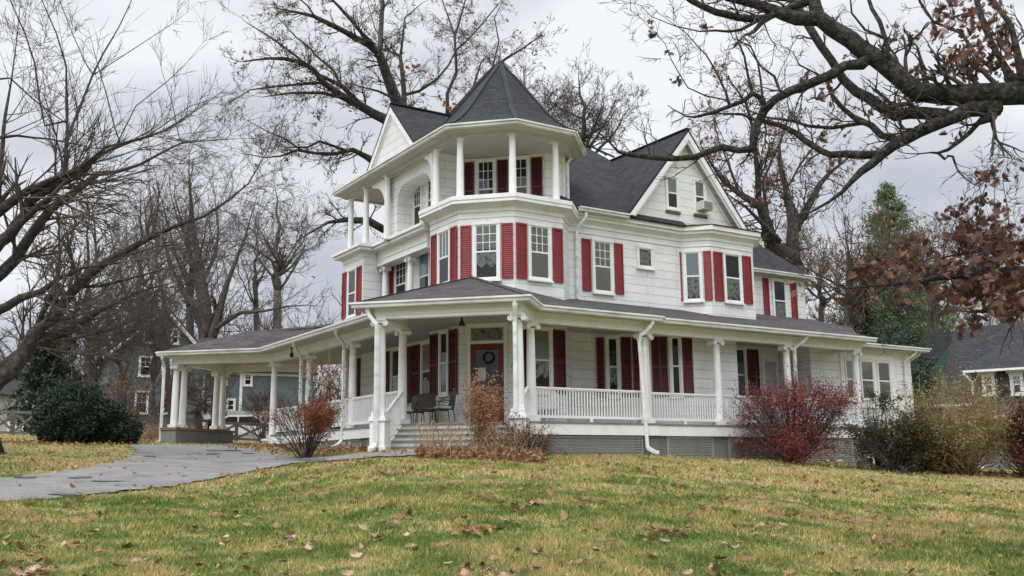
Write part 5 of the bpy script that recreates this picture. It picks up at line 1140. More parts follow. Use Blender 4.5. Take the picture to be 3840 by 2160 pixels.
clump_leaves(fo, [(4, 1420, 560, 110, 150, 130, 12.4), (4, 1470, 310, 90, 40, 45, 12.4), (4, 1545, 490, 30, 60, 25, 12.4), (4, 1230, 600, 120, 100, 70, 12.4), (4, 1400, 740, 280, 80, 190, 12.3), (4, 1000, 860, 300, 110, 230, 12.2), (4, 1500, 960, 260, 130, 420, 12.3), (4, 640, 960, 170, 70, 90, 12.1),
                  (4, 1350, 1050, 260, 120, 300, 12.2), (4, 1500, 1160, 260, 70, 230, 12.2), (4, 1330, 1290, 130, 60, 60, 12.2), (4, 860, 1080, 50, 30, 16, 12.1), (4, 720, 1100, 40, 40, 14, 12.1), (4, 1600, 760, 160, 120, 150, 12.4), (4, 1690, 220, 18, 30, 6, 12.4), (4, 1690, 590, 30, 25, 8, 12.4), (4, 1485, 230, 20, 20, 5, 12.4), (4, 150, 1068, 15, 12, 2, 11.8), (4, 470, 1110, 18, 25, 4, 12),
                  (3, 2000, 60, 120, 80, 70, 12.6), (3, 2230, 60, 120, 130, 110, 12.6), (3, 2350, 220, 120, 150, 110, 12.6), (3, 2060, 330, 60, 90, 50, 12.5), (3, 2200, 300, 130, 120, 140, 12.5), (3, 2130, 470, 70, 50, 40, 12.4), (3, 2380, 400, 90, 70, 50, 12.5), (3, 1830, 430, 40, 80, 25, 12.4), (3, 1950, 430, 35, 25, 12, 12.4), (3, 1960, 180, 80, 80, 30, 12.5),
                  (3, 1680, 195, 12, 15, 4, 12.4), (3, 1790, 220, 14, 15, 4, 12.4), (3, 1340, 530, 60, 80, 26, 12.5), (3, 1560, 680, 20, 30, 5, 12.5), (3, 1230, 780, 20, 30, 5, 12.5), (3, 1330, 1000, 50, 40, 14, 12.4), (3, 1390, 780, 30, 30, 6, 12.4), (3, 2040, 650, 50, 20, 8, 12.4), (3, 2030, 840, 14, 12, 3, 12.4),
                  (3, 225, 185, 14, 25, 4, 11.8), (3, 340, 320, 10, 12, 3, 11.8), (3, 520, 155, 10, 8, 2, 12), (3, 370, 485, 8, 8, 2, 11.8), (3, 1250, 625, 8, 8, 2, 12.5), (3, 1430, 340, 16, 12, 4, 12.4), (3, 1290, 860, 20, 30, 5, 12.5), (3, 1150, 490, 8, 8, 2, 12.4), (3, 2100, 150, 30, 50, 16, 12.5)], seed=4)

# 2 left tree in the yard
lt = Tree('yard_tree', 'bare spreading tree at the left edge arching over the driveway', 26, 12, 2.5, bark='bark2', twig='twig_far')
b0 = G(-60, 1702); bD = math.hypot(b0.x, b0.y); lt.D = bD
lt.limbs.append(([Vector((b0.x, b0.y, b0.z-.2)), P(-75, 1600, bD), P(-90, 1480, bD), P(-110, 1380, bD)], [.55, .36, .32, .30])); lt.px.append(([(-90, 1480, 90), (-110, 1380, 80)], [bD, bD]))
lt.limb(0, [(-90, 1470, 70), (-60, 1250, 50), (-50, 1050, 44), (-37, 932, 43)], 0, bD)
L_ = lt.limb
L_(1, [(-60, 1500, 70), (60, 1420, 68), (150, 1290, 62), (180, 1220, 58), (250, 1170, 50), (380, 1100, 44), (470, 1060, 42), (540, 990, 36), (570, 950, 28), (680, 900, 20), (800, 850, 16), (1000, 790, 12), (1150, 690, 7)], -2)
L_(1, [(-150, 1760, 76), (-60, 1700, 70), (20, 1640, 64), (100, 1560, 60), (200, 1400, 54), (320, 1250, 48), (440, 1170, 42), (590, 1050, 34), (700, 1040, 22), (850, 990, 18), (960, 930, 14), (1100, 860, 10), (1420, 838, 4)], 2, bD)
L_(1, [(-50, 1300, 60), (60, 1230, 54), (170, 1150, 44), (300, 1090, 34), (480, 1020, 26), (640, 890, 14), (900, 820, 8)], -3, bD)
L_(1, [(380, 1090, 20), (410, 820, 17), (400, 640, 14), (400, 400, 11), (340, 200, 8), (270, 40, 6), (235, -40, 5)], 1)
L_(1, [(420, 800, 15), (500, 600, 13), (560, 450, 12), (620, 330, 10), (720, 160, 7), (795, 0, 5)], 1)
L_(1, [(560, 450, 8), (510, 370, 6), (420, 160, 5), (360, 0, 4)], .5); L_(1, [(270, 760, 12), (240, 600, 11), (210, 380, 10), (150, 200, 8), (70, 20, 6), (40, -50, 5)], 1)
L_(1, [(600, 430, 6), (800, 300, 5), (1015, 160, 3)], .5); L_(1, [(0, 1050, 30), (30, 700, 18), (70, 480, 9), (100, 250, 6), (120, 40, 4)], 1, bD)
L_(1, [(690, 760, 8), (640, 560, 7), (600, 430, 5)], .5); L_(1, [(1080, 820, 6), (1040, 620, 5), (980, 440, 3)], .5); L_(1, [(700, 880, 9), (820, 640, 6), (1000, 500, 5), (1105, 400, 3)], .6); L_(1, [(850, 850, 8), (1150, 640, 5), (1290, 600, 3)], .5)
L_(1, [(0, 830, 20), (100, 820, 14), (300, 840, 10), (500, 880, 8)], 2, bD); L_(1, [(-20, 480, 12), (60, 470, 9), (200, 600, 8), (420, 760, 6)], 2, bD)
L_(2, [(-60, 1050, 100), (60, 950, 90), (150, 840, 80), (200, 720, 66), (330, 640, 56), (400, 520, 56), (480, 420, 52), (600, 320, 48), (740, 240, 40), (900, 150, 33), (1050, 80, 24), (1230, 20, 18), (1380, -80, 13), (1500, -180, 9), (1600, -350, 6)], -2.5)
L_(2, [(-50, 600, 60), (40, 560, 48), (130, 510, 44), (250, 470, 34), (350, 400, 26), (500, 330, 16), (700, 300, 10)], -2, bD)
L_(2, [(-50, 1000, 80), (150, 820, 58), (350, 740, 52), (480, 660, 44), (600, 590, 28), (700, 540, 20), (850, 470, 13), (1000, 430, 8)], 2)
L_(2, [(160, 800, 38), (220, 690, 33), (260, 600, 30), (330, 440, 28), (360, 330, 20), (360, 245, 16)], 1); L_(2, [(-40, 230, 60), (60, 120, 50), (180, 0, 40), (320, -110, 30)], -1, bD)
L_(2, [(480, 440, 20), (600, 440, 18), (760, 400, 14), (950, 350, 9), (1150, 300, 6)], 1); L_(2, [(600, 320, 22), (750, 260, 14), (950, 200, 9), (1150, 180, 6), (1400, 170, 4)], -1.5); L_(2, [(200, 720, 24), (420, 730, 15), (560, 640, 12), (650, 620, 8)], 1)
lt.crown(per_m=3.0, L=1.9, lev=2, rfrac=.32, rmax=.17, kids=4, last=5, wob=.05, up=.05, rmin=.0055, ang=(.35, .8), thin=.045)
lt.build(4)

# 3 the big oak behind the house
bo = Tree('tall_oak', 'tall bare oak behind the left side gable with a few brown leaves', 47, 31, 4, bark='bark2', twig='twig')
tb = P(1500, 1700, 47); gb = gz(tb.x, tb.y)
bo.limbs.append(([Vector((tb.x, tb.y, gb-.3)), P(1510, 1200, 47), P(1510, 800, 47), P(1512, 500, 47)], [.75, .55, .5, .45])); bo.px.append(([(1510, 500, 60)], [47]))
B = bo.limb
B(8, [(1290, 900, 100), (1250, 690, 84), (1200, 560, 74), (1160, 440, 68), (1120, 360, 62), (1050, 300, 48), (900, 220, 40), (780, 160, 36), (680, 110, 28), (560, 80, 17), (450, 60, 9)], -3)
B(8, [(1130, 330, 40), (1140, 200, 36), (1145, 60, 30), (1150, -60, 24)], 2); B(8, [(1090, 300, 30), (1010, 230, 28), (920, 120, 24), (850, 40, 20), (780, -30, 15)], -1)
B(8, [(1300, 900, 50), (1295, 640, 38), (1280, 450, 30), (1270, 380, 27), (1200, 350, 16), (1130, 330, 10)], 2); B(8, [(1270, 380, 20), (1290, 230, 16), (1300, 120, 10), (1420, 20, 5)], 2)
B(8, [(1300, 950, 96), (1160, 810, 74), (1000, 720, 62), (870, 650, 54), (760, 570, 46), (680, 470, 38), (600, 420, 32), (480, 400, 27), (380, 395, 19), (200, 420, 8)], -4)
B(8, [(1000, 705, 38), (880, 590, 33), (700, 500, 21), (560, 380, 17), (440, 290, 14), (350, 230, 11), (220, 150, 5)], -1); B(8, [(870, 660, 28), (740, 630, 23), (560, 630, 18), (460, 640, 11), (330, 660, 5)], -1)
B(8, [(740, 560, 22), (600, 570, 19), (400, 590, 15), (250, 610, 9), (110, 700, 4)], -1); B(8, [(860, 570, 21), (820, 480, 19), (700, 380, 15), (660, 330, 15), (560, 250, 10), (450, 130, 6)], 1)
B(8, [(1100, 1100, 60), (1040, 1065, 42), (950, 1020, 34), (820, 1045, 27), (700, 1040, 23), (570, 1020, 20), (460, 1060, 13), (350, 1070, 9), (180, 1040, 4)], -3, 47); B(8, [(900, 1020, 19), (720, 960, 19), (640, 1000, 15), (500, 1000, 7)], -1); B(8, [(600, 1020, 14), (480, 940, 11), (380, 900, 9), (250, 830, 5)], -1)
B(8, [(1310, 640, 24), (1400, 620, 21), (1520, 540, 17), (1600, 440, 15), (1650, 340, 15), (1720, 280, 13), (1820, 170, 11), (1900, 70, 8), (1980, -20, 5)], 3); B(8, [(1590, 800, 30), (1590, 640, 25), (1650, 490, 21), (1640, 250, 19), (1690, 80, 13), (1720, -30, 9)], 3, 49); B(8, [(1640, 240, 15), (1600, 130, 11), (1550, -10, 8)], 1)
B(8, [(1600, 790, 34), (1700, 680, 30), (1800, 560, 26), (1900, 460, 22), (2000, 390, 17), (2100, 330, 13), (2200, 260, 7), (2250, 200, 4)], 3, 49); B(8, [(1900, 450, 14), (1940, 280, 11), (1910, 120, 8), (1960, 20, 5)], 1); B(8, [(1760, 610, 16), (1820, 420, 11), (1860, 380, 7)], 2)
B(8, [(700, 130, 16), (640, 40, 12), (560, -30, 9)], -1); B(8, [(1200, 350, 12), (1100, 200, 9), (1060, 60, 7)], 1); B(8, [(1210, 660, 18), (1120, 620, 16), (1000, 590, 10), (900, 560, 6)], -2)
B(0, [(1440, 860, 30), (1380, 830, 30), (1300, 825, 22), (1230, 835, 12), (1150, 880, 6)], -2, 47)
bo.crown(per_m=3.0, L=1.5, lev=3, rfrac=.30, rmax=.32, kids=3, last=3, wob=.2, up=.02, rmin=.009, ang=(.4, 1.0))
bo.build(3, ('tan_leaf', .05, .17, 'oval'))
clump_leaves(bo, [(8, 1330, 450, 80, 50, 60, 47), (8, 700, 870, 60, 90, 30, 45), (8, 1500, 690, 120, 60, 50, 48), (8, 1650, 750, 70, 50, 60, 48)], mat='orange_leaf', size=.2, seed=8)

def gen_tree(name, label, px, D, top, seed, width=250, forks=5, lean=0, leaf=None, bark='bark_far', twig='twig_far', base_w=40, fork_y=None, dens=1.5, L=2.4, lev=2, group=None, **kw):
    """bare tree standing at (px, D): trunk, forking limbs, twigs"""
    T = Tree(name, label, D, seed, 3, group, bark=bark, twig=twig); r_ = T.rng
    b = P(px, 1700, D); g = gz(b.x, b.y); yb = 1080
    fy = fork_y or (1500+top)/2
    T.limbs.append(([Vector((b.x, b.y, g-.2)), P(px+lean*.15, 1550, D), P(px+lean*.3, (1500+fy)/2, D), P(px+lean*.4, fy, D)], [base_w*.62*D/FPX, base_w*.5*D/FPX, base_w*.45*D/FPX, base_w*.4*D/FPX])); T.px.append(([(px+lean*.4, fy, base_w*.8)], [D]))
    lead = []; n_ = 9; w0 = base_w*.8; xx = px+lean*.4
    for i in range(n_): t = i/(n_-1); lead.append((xx+lean*.6*t+r_.uniform(-14, 14)*(t > 0), fy+(top-fy)*t, w0*(1-t*.93))) 
    T.limb(0, lead, r_.uniform(-2, 2), D)
    for k in range(forks+2):
        e = (-1 if k % 2 else 1)*r_.uniform(.35, 1.0); u0 = r_.uniform(0, .55); i0 = int(u0*(n_-1)); sx, sy, sw = lead[i0]; tx = sx+e*width; ty = sy+(top-sy)*r_.uniform(.45, .95)*(1-.25*abs(e)); w = sw*r_.uniform(.35, .6); pts = []
        for i in range(7): t = i/6; pts.append((sx+(tx-sx)*(t**.85)+r_.uniform(-14, 14)*t, sy+(ty-sy)*t**1.15+r_.uniform(-8, 8)*t, w*(1-t*.88)))
        T.limb(0, pts, r_.uniform(-5, 5), D)
    c = dict(rfrac=.4, rmax=.4, kids=3, last=3, wob=.14, up=.05, rmin=.011); c.update(kw)
    T.crown(per_m=dens, L=L, lev=lev, **c); T.build(3, leaf); return T

# 4 tree rising behind the right gable
rt = Tree('forked_oak', 'forked oak behind the right wing still holding orange-brown leaves', 46, 44, 4, bark='bark2', twig='twig')
tb = P(2985, 1700, 46); rt.limbs.append(([Vector((tb.x, tb.y, gz(tb.x, tb.y)-.3)), P(2985, 1300, 46), P(2980, 1000, 46)], [.6, .5, .45])); rt.px.append(([(2980, 1000, 60)], [46]))
R3 = rt.limb
R3(3, [(1080, 1560, 100), (960, 1500, 90), (930, 1350, 74), (880, 1240, 54), (760, 1170, 36), (660, 1090, 26), (600, 1000, 16), (540, 900, 9)], -2); R3(3, [(880, 1240, 40), (872, 1100, 36), (862, 930, 30), (850, 800, 24), (800, 620, 14), (700, 480, 8)], -2)
R3(3, [(1080, 1560, 90), (1080, 1350, 66), (1065, 1250, 50), (1050, 1170, 42), (1010, 1000, 27), (1000, 880, 17), (1060, 700, 10)], 2); R3(3, [(1090, 1400, 56), (1180, 1240, 42), (1250, 1110, 32), (1300, 1050, 22), (1420, 950, 12)], 2); R3(3, [(1060, 1120, 14), (1130, 990, 13), (1200, 900, 11), (1300, 740, 6)], 1)
R3(3, [(930, 1290, 24), (900, 1100, 16), (980, 920, 10), (1030, 800, 6)], 2); R3(3, [(760, 1170, 20), (700, 1000, 14), (640, 860, 8), (600, 700, 5)], 1); R3(3, [(1000, 1450, 40), (800, 1250, 16), (700, 1180, 9)], -2)
rt.crown(per_m=3.6, L=1.6, lev=3, rfrac=.36, rmax=.3, kids=3, last=3, wob=.2, up=.02, rmin=.009)
rt.build(3, ('orange_leaf', .16, .17, 'oval'))

# 5 middle-left trees behind the porte-cochere
ml = Tree('bare_oak', 'thick grey bare oak rising behind the porte-cochere roof', 82, 52, 4, bark='bark_far', twig='twig_far')
tb = P(775, 1700, 82); ml.limbs.append(([Vector((tb.x, tb.y, gz(tb.x, tb.y)-.3)), P(778, 1400, 82), P(776, 1270, 82)], [.95, .8, .72])); ml.px.append(([(776, 1270, 66)], [82]))
M_ = ml.limb
M_(2, [(1250, 770, 106), (1230, 620, 84), (1220, 450, 72), (1200, 330, 54), (1180, 150, 32), (1160, 0, 20), (1150, -150, 10)], 2); M_(2, [(1260, 770, 70), (1300, 700, 56), (1340, 540, 42), (1370, 420, 32), (1420, 300, 20), (1480, 150, 12), (1520, 0, 6)], -2)
M_(2, [(1215, 700, 30), (1150, 560, 26), (1100, 440, 20), (1020, 300, 13), (980, 150, 8)], 3); M_(2, [(1310, 690, 30), (1450, 600, 24), (1600, 590, 16), (1750, 560, 9)], -3); M_(2, [(1220, 430, 30), (1300, 250, 20), (1320, 100, 12), (1300, -60, 7)], 2); M_(2, [(1170, 200, 20), (1080, 60, 12), (1040, -80, 7)], 2)
ml.crown(per_m=1.2, L=4.2, lev=3, rfrac=.35, rmax=.6, kids=3, last=3, wob=.15, up=.05, rmin=.014); ml.build(3)
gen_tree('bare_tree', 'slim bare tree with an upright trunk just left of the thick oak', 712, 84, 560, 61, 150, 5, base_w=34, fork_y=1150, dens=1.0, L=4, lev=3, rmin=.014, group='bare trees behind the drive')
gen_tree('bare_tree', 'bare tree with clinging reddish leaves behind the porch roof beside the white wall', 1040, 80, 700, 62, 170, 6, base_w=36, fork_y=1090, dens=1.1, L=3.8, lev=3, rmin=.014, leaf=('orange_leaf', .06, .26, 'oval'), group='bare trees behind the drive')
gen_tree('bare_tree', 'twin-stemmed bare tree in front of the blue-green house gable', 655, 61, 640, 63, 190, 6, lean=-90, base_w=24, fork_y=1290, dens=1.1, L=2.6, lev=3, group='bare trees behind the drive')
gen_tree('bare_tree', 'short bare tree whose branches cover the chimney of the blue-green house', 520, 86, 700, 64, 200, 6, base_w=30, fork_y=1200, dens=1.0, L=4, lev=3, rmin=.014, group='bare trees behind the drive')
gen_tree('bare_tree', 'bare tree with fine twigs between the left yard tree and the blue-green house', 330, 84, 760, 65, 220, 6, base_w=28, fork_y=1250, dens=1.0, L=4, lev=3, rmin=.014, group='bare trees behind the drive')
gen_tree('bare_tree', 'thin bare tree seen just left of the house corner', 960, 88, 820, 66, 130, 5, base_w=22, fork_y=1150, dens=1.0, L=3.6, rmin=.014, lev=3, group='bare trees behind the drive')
gen_tree('fine_twigged_tree', 'bare fine-twigged tree right of the turret roof', 2180, 55, 270, 71, 190, 8, base_w=40, fork_y=620, dens=3.0, L=1.7, lev=3, twig='twig')
gen_tree('fine_twigged_tree', 'bare crown with brown leaves filling the gap behind the turret tip', 1960, 58, 250, 72, 190, 8, base_w=40, fork_y=620, dens=2.6, L=1.9, lev=3, twig='twig_far', leaf=('tan_leaf', .03, .2, 'oval'))
gen_tree('autumn_tree', 'orange-leaved tree behind the low annex roof', 3180, 50, 860, 73, 230, 7, base_w=34, fork_y=1150, dens=1.8, L=2.6, lev=3, leaf=('orange_leaf', .14, .18, 'oval'))
gen_tree('autumn_tree', 'brown-leaved tree between the pine and the neighbouring dark roof', 3500, 55, 900, 74, 230, 7, base_w=44, fork_y=1130, dens=1.8, L=2.6, lev=3, leaf=('tan_leaf', .12, .2, 'oval'))
gen_tree('autumn_tree', 'twiggy tree above the right end of the neighbouring roof', 3780, 58, 960, 75, 240, 7, base_w=44, fork_y=1150, dens=1.8, L=2.6, lev=3, leaf=('tan_leaf', .08, .2, 'oval'))
gen_tree('autumn_tree', 'pale twiggy tree just right of the rear wing eave', 3080, 62, 960, 76, 150, 6, base_w=26, fork_y=1150, dens=2.0, L=2.4, lev=3, leaf=('tan_leaf', .12, .2, 'oval'))
gen_tree('young_tree', 'slim bare sapling before the left slope of the blue-green gable', 455, 54, 1020, 77, 120, 9, base_w=15, fork_y=1430, dens=3.2, L=1.5, lev=3, rmin=.009, group='saplings before the blue-green house')
gen_tree('young_tree', 'slim bare sapling before the middle of the blue-green gable', 575, 55, 1000, 78, 120, 9, base_w=15, fork_y=1430, dens=3.2, L=1.5, lev=3, rmin=.009, group='saplings before the blue-green house')
gen_tree('young_tree', 'bare sapling left of the blue-green house above the yew', 360, 56, 1040, 79, 130, 9, base_w=16, fork_y=1430, dens=3.2, L=1.6, lev=3, rmin=.009, group='saplings before the blue-green house')
# crab apple behind the drive
gen_tree('crab_apple', 'small twisted bare tree seen between the porte-cochere columns', 745, 47, 1380, 81, 130, 7, base_w=22, fork_y=1540, dens=4, L=1.1, lev=3, twig='twig', wob=.3, rmin=.008, leaf=('dkred_leaf', .08, .09, 'oval'))

for k, (px_, D_, lab) in enumerate(((900, 24, 'bare street tree behind the viewer, seen only mirrored in the windows'), (2300, 30, 'second bare street tree behind the viewer, seen only mirrored in the windows'))):
    T_ = gen_tree('street_tree', lab, px_, D_, 300, 85+k, 700, 8, base_w=90, fork_y=1100, dens=1.3, L=2.4, lev=2, rmin=.02); T_.t.rotation_euler = (0, 0, math.pi)
# conifers
def conifer(name, label, px, D, top, base, halfw, seed, mat, n=2600, size=.28, lay=26, shape='needle', dens_in=.3):
    t = thing(name, label, 'tree'); r_ = np.random.default_rng(seed); b = P(px, 1700, D); g = gz(b.x, b.y); zt = P(px, top, D).z; zb = P(px, base, D).z; W = halfw*D/FPX
    MB().tube([(b.x, b.y, g-.2), (b.x, b.y, (g+zt)/2), (b.x, b.y, zt-.2)], [.28, .18, .03], 8).build('trunk', 'bark2', t, smooth=True)
    tw = Twigs(); pos = []
    for k in range(lay*5):
        u = r_.uniform(0, 1)**.8; z = zt-(zt-zb)*u; R = W*(.05+.95*u**.8)*r_.uniform(.6, 1.1); a = r_.uniform(0, 6.28); up = .35*R*r_.uniform(.2, 1)
        pts = [(b.x, b.y, z)]; m = 5
        for i in range(1, m+1):
            s_ = i/m; pts.append((b.x+math.cos(a)*R*s_, b.y+math.sin(a)*R*s_, z+up*s_*s_+r_.normal(0, .04)))
        tw.add(pts, [.04*(1-i/(m+1)) for i in range(m+1)])
        q = max(6, int(n/(lay*5)*(.4+u)))
        s_ = r_.uniform(.2, 1.05, q)**.7; pa = np.array(pts); idx = np.clip(s_*m, 0, m-1e-3); i0 = idx.astype(int); f = (idx-i0)[:, None]; c = pa[i0]*(1-f)+pa[i0+1]*f
        pos.append(c+r_.normal(0, 1, (q, 3))*np.array([.13, .13, .10])*(1+.35*R))
    tw.build('branches', 'bark2', t, 3); leaves('foliage', np.concatenate(pos), size, mat, t, r_, shape)
conifer('white_pine', 'tall green pine standing beyond the annex roof', 3405, 62, 690, 1300, 225, 91, 'pine_leaf', 30000, .24, 40, 'tri')
conifer('dark_evergreen', 'dark evergreen behind the yard tree at far left', 175, 58, 1060, 1640, 150, 92, 'green_leaf', 9500, .33, 30, 'tri')
conifer('small_evergreen', 'yellow-green conifer half hidden behind the annex roof', 3250, 56, 1080, 1400, 110, 93, 'olive_leaf', 7000, .3, 22, 'tri')
def bush(name, label, cx, D, top, base, halfw, seed, mat, n, size, stems=26, shape='oval', stemmat='twig', hollow=.0, cat='shrub', lobes=9, mat2=None, frac2=0, flat_top=1., depth=1., shell=.5, rs=.012, lowbare=0):
    """multi-stemmed shrub: stems from the base, leaves clumped on lobes of the crown"""
    t = thing(name, label, cat); r_ = np.random.default_rng(seed); b = P(cx, 1700, D); g = gz(b.x, b.y); z1 = P(cx, top, D).z; W = halfw*D/FPX; H = z1-g
    tw = Twigs(); tips = []
    for k in range(stems):
        a = r_.uniform(0, 6.28); q = math.sqrt(r_.uniform(.02, 1)); hh = H*(1-.42*q*q*flat_top)*(r_.uniform(.7, 1.02) if k % 2 else r_.uniform(.22, .8)); q = q if k % 2 else .45+.55*q; ex, ey = math.cos(a)*q*W, math.sin(a)*q*W*depth; m = 6; pts = []
        for i in range(m+1):
            s_ = i/m; lt_ = s_**(1.1 if k % 2 else .75); pts.append((b.x+ex*lt_*.95+ex*.05+r_.normal(0, .02*W), b.y+ey*lt_+r_.normal(0, .02*W), g-.05+hh*s_**.95))
        tw.add(pts, [rs*1.6*(1-.8*i/m)+.003 for i in range(m+1)])
        pa = np.array(pts)
        for j in range(7):
            i = r_.integers(2, m); st = pa[i]*(1-.5)+pa[min(i+1, m)]*.5; d = (pa[min(i+1, m)]-pa[i-1]); d /= np.linalg.norm(d)+1e-6; d = d+r_.normal(0, .55, 3); d /= np.linalg.norm(d); Lb = H*r_.uniform(.12, .3)
            pp = [tuple(st+d*Lb*f+r_.normal(0, .02*Lb, 3)*f) for f in (0, .33, .66, 1)]; tw.add(pp, [rs*.6, rs*.45, rs*.35, rs*.2]); tips += [pp[1], pp[2], pp[3]]
            for _ in range(3):
                d2 = d+r_.normal(0, .6, 3); d2 /= np.linalg.norm(d2); s2 = np.array(pp[r_.integers(1, 4)]); L2 = Lb*r_.uniform(.3, .6); p2 = [tuple(s2+d2*L2*f) for f in (0, .5, 1)]; tw.add(p2, [rs*.35, rs*.28, rs*.2]); tips += [p2[1], p2[2]]
    tw.build('stems', stemmat, t, 3); T = np.array(tips)
    if n:
        ph = r_.uniform(0, 6.28, 6); wgt = np.sin(T[:, 0]*2.7+ph[0])+np.sin(T[:, 1]*3.1+ph[1])+np.sin(T[:, 2]*4.3+ph[2]); rel = (T[:, 2]-g)/H
        p = np.clip(.5+.75*wgt, .03, 3)*(1-hollow*np.clip((rel-.45)*2.2, 0, 1)*np.exp(-(((T[:, 0]-b.x)**2+(T[:, 1]-b.y)**2)/(W*.55)**2))); p = p*(1-lowbare*np.clip((.5-rel)*3, 0, 1)); p = np.clip(p, 1e-4, None); p /= p.sum()
        pos = T[r_.choice(len(T), n, p=p)]+r_.normal(0, 1, (n, 3))*min(.10, .05*W+.03)
        pos[:, 2] = np.maximum(pos[:, 2], ground(pos[:, 0], pos[:, 1])+.03)
        if mat2:
            m2 = r_.uniform(size=n) < frac2; leaves('foliage', pos[m2], size, mat2, t, r_, shape); pos = pos[~m2]
        leaves('foliage', pos, size, mat, t, r_, shape)
    return t
def dense_bush(name, label, parts, seed, mat, n, size, cat='shrub', shape='oval'):
    """clipped-looking evergreen mass: lobed ellipsoids filled near their surface. parts: (px, D, top, halfw)"""
    t = thing(name, label, cat); r_ = np.random.default_rng(seed); pos = []; tw = Twigs(); tot = sum(w*w for *_, w in parts)
    for (px, D, top, hw) in parts:
        b = P(px, 1700, D); g = gz(b.x, b.y); H = P(px, top, D).z-g; W = hw*D/FPX; k = int(n*hw*hw/tot)
        d = r_.normal(size=(k, 3)); d /= np.linalg.norm(d, axis=1, keepdims=True); rad = r_.uniform(.25, 1, k)**.33
        lob = 1+.13*np.sin(d[:, 0]*6+seed)*np.sin(d[:, 2]*7+1)+.09*np.sin(d[:, 1]*13+d[:, 2]*11)+r_.normal(0, .035, k)
        q = d*(rad*lob)[:, None]*np.array([W, W, H*.52]); q += np.array([b.x, b.y, g+H*.5]); q = q[q[:, 2] > g+.02]; pos.append(q)
        for _ in range(14):
            e = r_.normal(size=3); e /= np.linalg.norm(e); e[2] = abs(e[2]); tw.add([(b.x, b.y, g-.1), (b.x+e[0]*W*.4, b.y+e[1]*W*.4, g+H*.35), (b.x+e[0]*W*.8, b.y+e[1]*W*.8, g+H*.4+e[2]*H*.4)], [.03, .02, .006])
    tw.build('stems', 'bark2', t, 4); leaves('foliage', np.concatenate(pos), size, mat, t, r_, shape); return t
bush('burning_bush', 'large red-leaved shrub with bare grey twigs in front of the right porch', 2975, 30.3, 1370, 1720, 182, 101, 'red_leaf', 15000, .060, 90, hollow=.8, flat_top=.9, rs=.013, mat2='dkred_leaf', frac2=.25)
bush('azalea', 'rust-leaved open shrub on the grass left of the steps', 1150, 26.0, 1405, 1690, 112, 102, 'rust_leaf', 8500, .052, 34, flat_top=.5, mat2='olive_leaf', frac2=.12, lowbare=.9)
bush('low_shrub', 'small reddish brown shrub at the right end of the steps', 1975, 23.6, 1560, 1705, 115, 103, 'rust_leaf', 4500, .052, 44, flat_top=.9, mat2='dkred_leaf', frac2=.5)
dense_bush('yew_bush', 'large dark green bush beside the driveway at left', [(275, 35.5, 1432, 118), (185, 35.2, 1500, 62), (390, 35.8, 1500, 85), (465, 35.5, 1560, 58)], 104, 'green_leaf', 26000, .10)
bush('olive_shrub', 'dark olive leafy shrub at the right corner of the porch', 3345, 31.2, 1500, 1745, 118, 105, 'olive_leaf', 10000, .075, 34, flat_top=1.1, mat2='rust_leaf', frac2=.06)
bush('olive_shrub', 'upright tip of dark olive shrub against the white annex corner', 3290, 31.6, 1455, 1745, 45, 115, 'olive_leaf', 2600, .075, 16, flat_top=.4)
bush('olive_shrub', 'lower dark shrub tucked between the olive and yellow shrubs', 3470, 32.5, 1560, 1750, 80, 106, 'olive_leaf', 8000, .075, 50, flat_top=.8, mat2='rust_leaf', frac2=.2)
bush('forsythia', 'tall arching straw-twigged shrub with yellow-green leaves at right', 3610, 32.5, 1400, 1765, 165, 107, 'yellow_leaf', 15000, .075, 150, flat_top=.7, stemmat='straw', mat2='tan_leaf', frac2=.35, rs=.010)
bush('dark_red_shrub', 'dark red-brown shrub at the right edge of the lawn', 3850, 33, 1480, 1780, 110, 108, 'dkred_leaf', 10000, .075, 60, flat_top=.8, mat2='rust_leaf', frac2=.25)
dense_bush('holly_tree', 'dense glossy dark holly behind the annex', [(3385, 46, 1200, 130), (3450, 45.5, 1380, 85), (3465, 45, 1480, 70)], 109, 'holly_leaf', 16000, .13, 'tree')
bush('garden_shrub', 'dark red-leaved bush behind the drive seen through the porte-cochere', 985, 47, 1430, 1640, 70, 110, 'dkred_leaf', 2200, .075, 18, lowbare=1, flat_top=.6)
bush('garden_shrub', 'brown twiggy bush between the yew and the blue-green house', 470, 47, 1380, 1640, 120, 111, 'rust_leaf', 900, .09, 60, flat_top=.7, stemmat='twig_far')
bush('garden_shrub', 'bare brown thicket bush seen under the left porch', 1235, 44, 1380, 1640, 90, 112, 'dkred_leaf', 900, .08, 50, flat_top=.5)
bush('ornamental_grass', 'heap of dry straw grass at the foot of the fence by the drive', 560, 40, 1590, 1660, 60, 113, 'straw', 900, .14, 60, shape='needle', stemmat='straw', cat='grass clump')

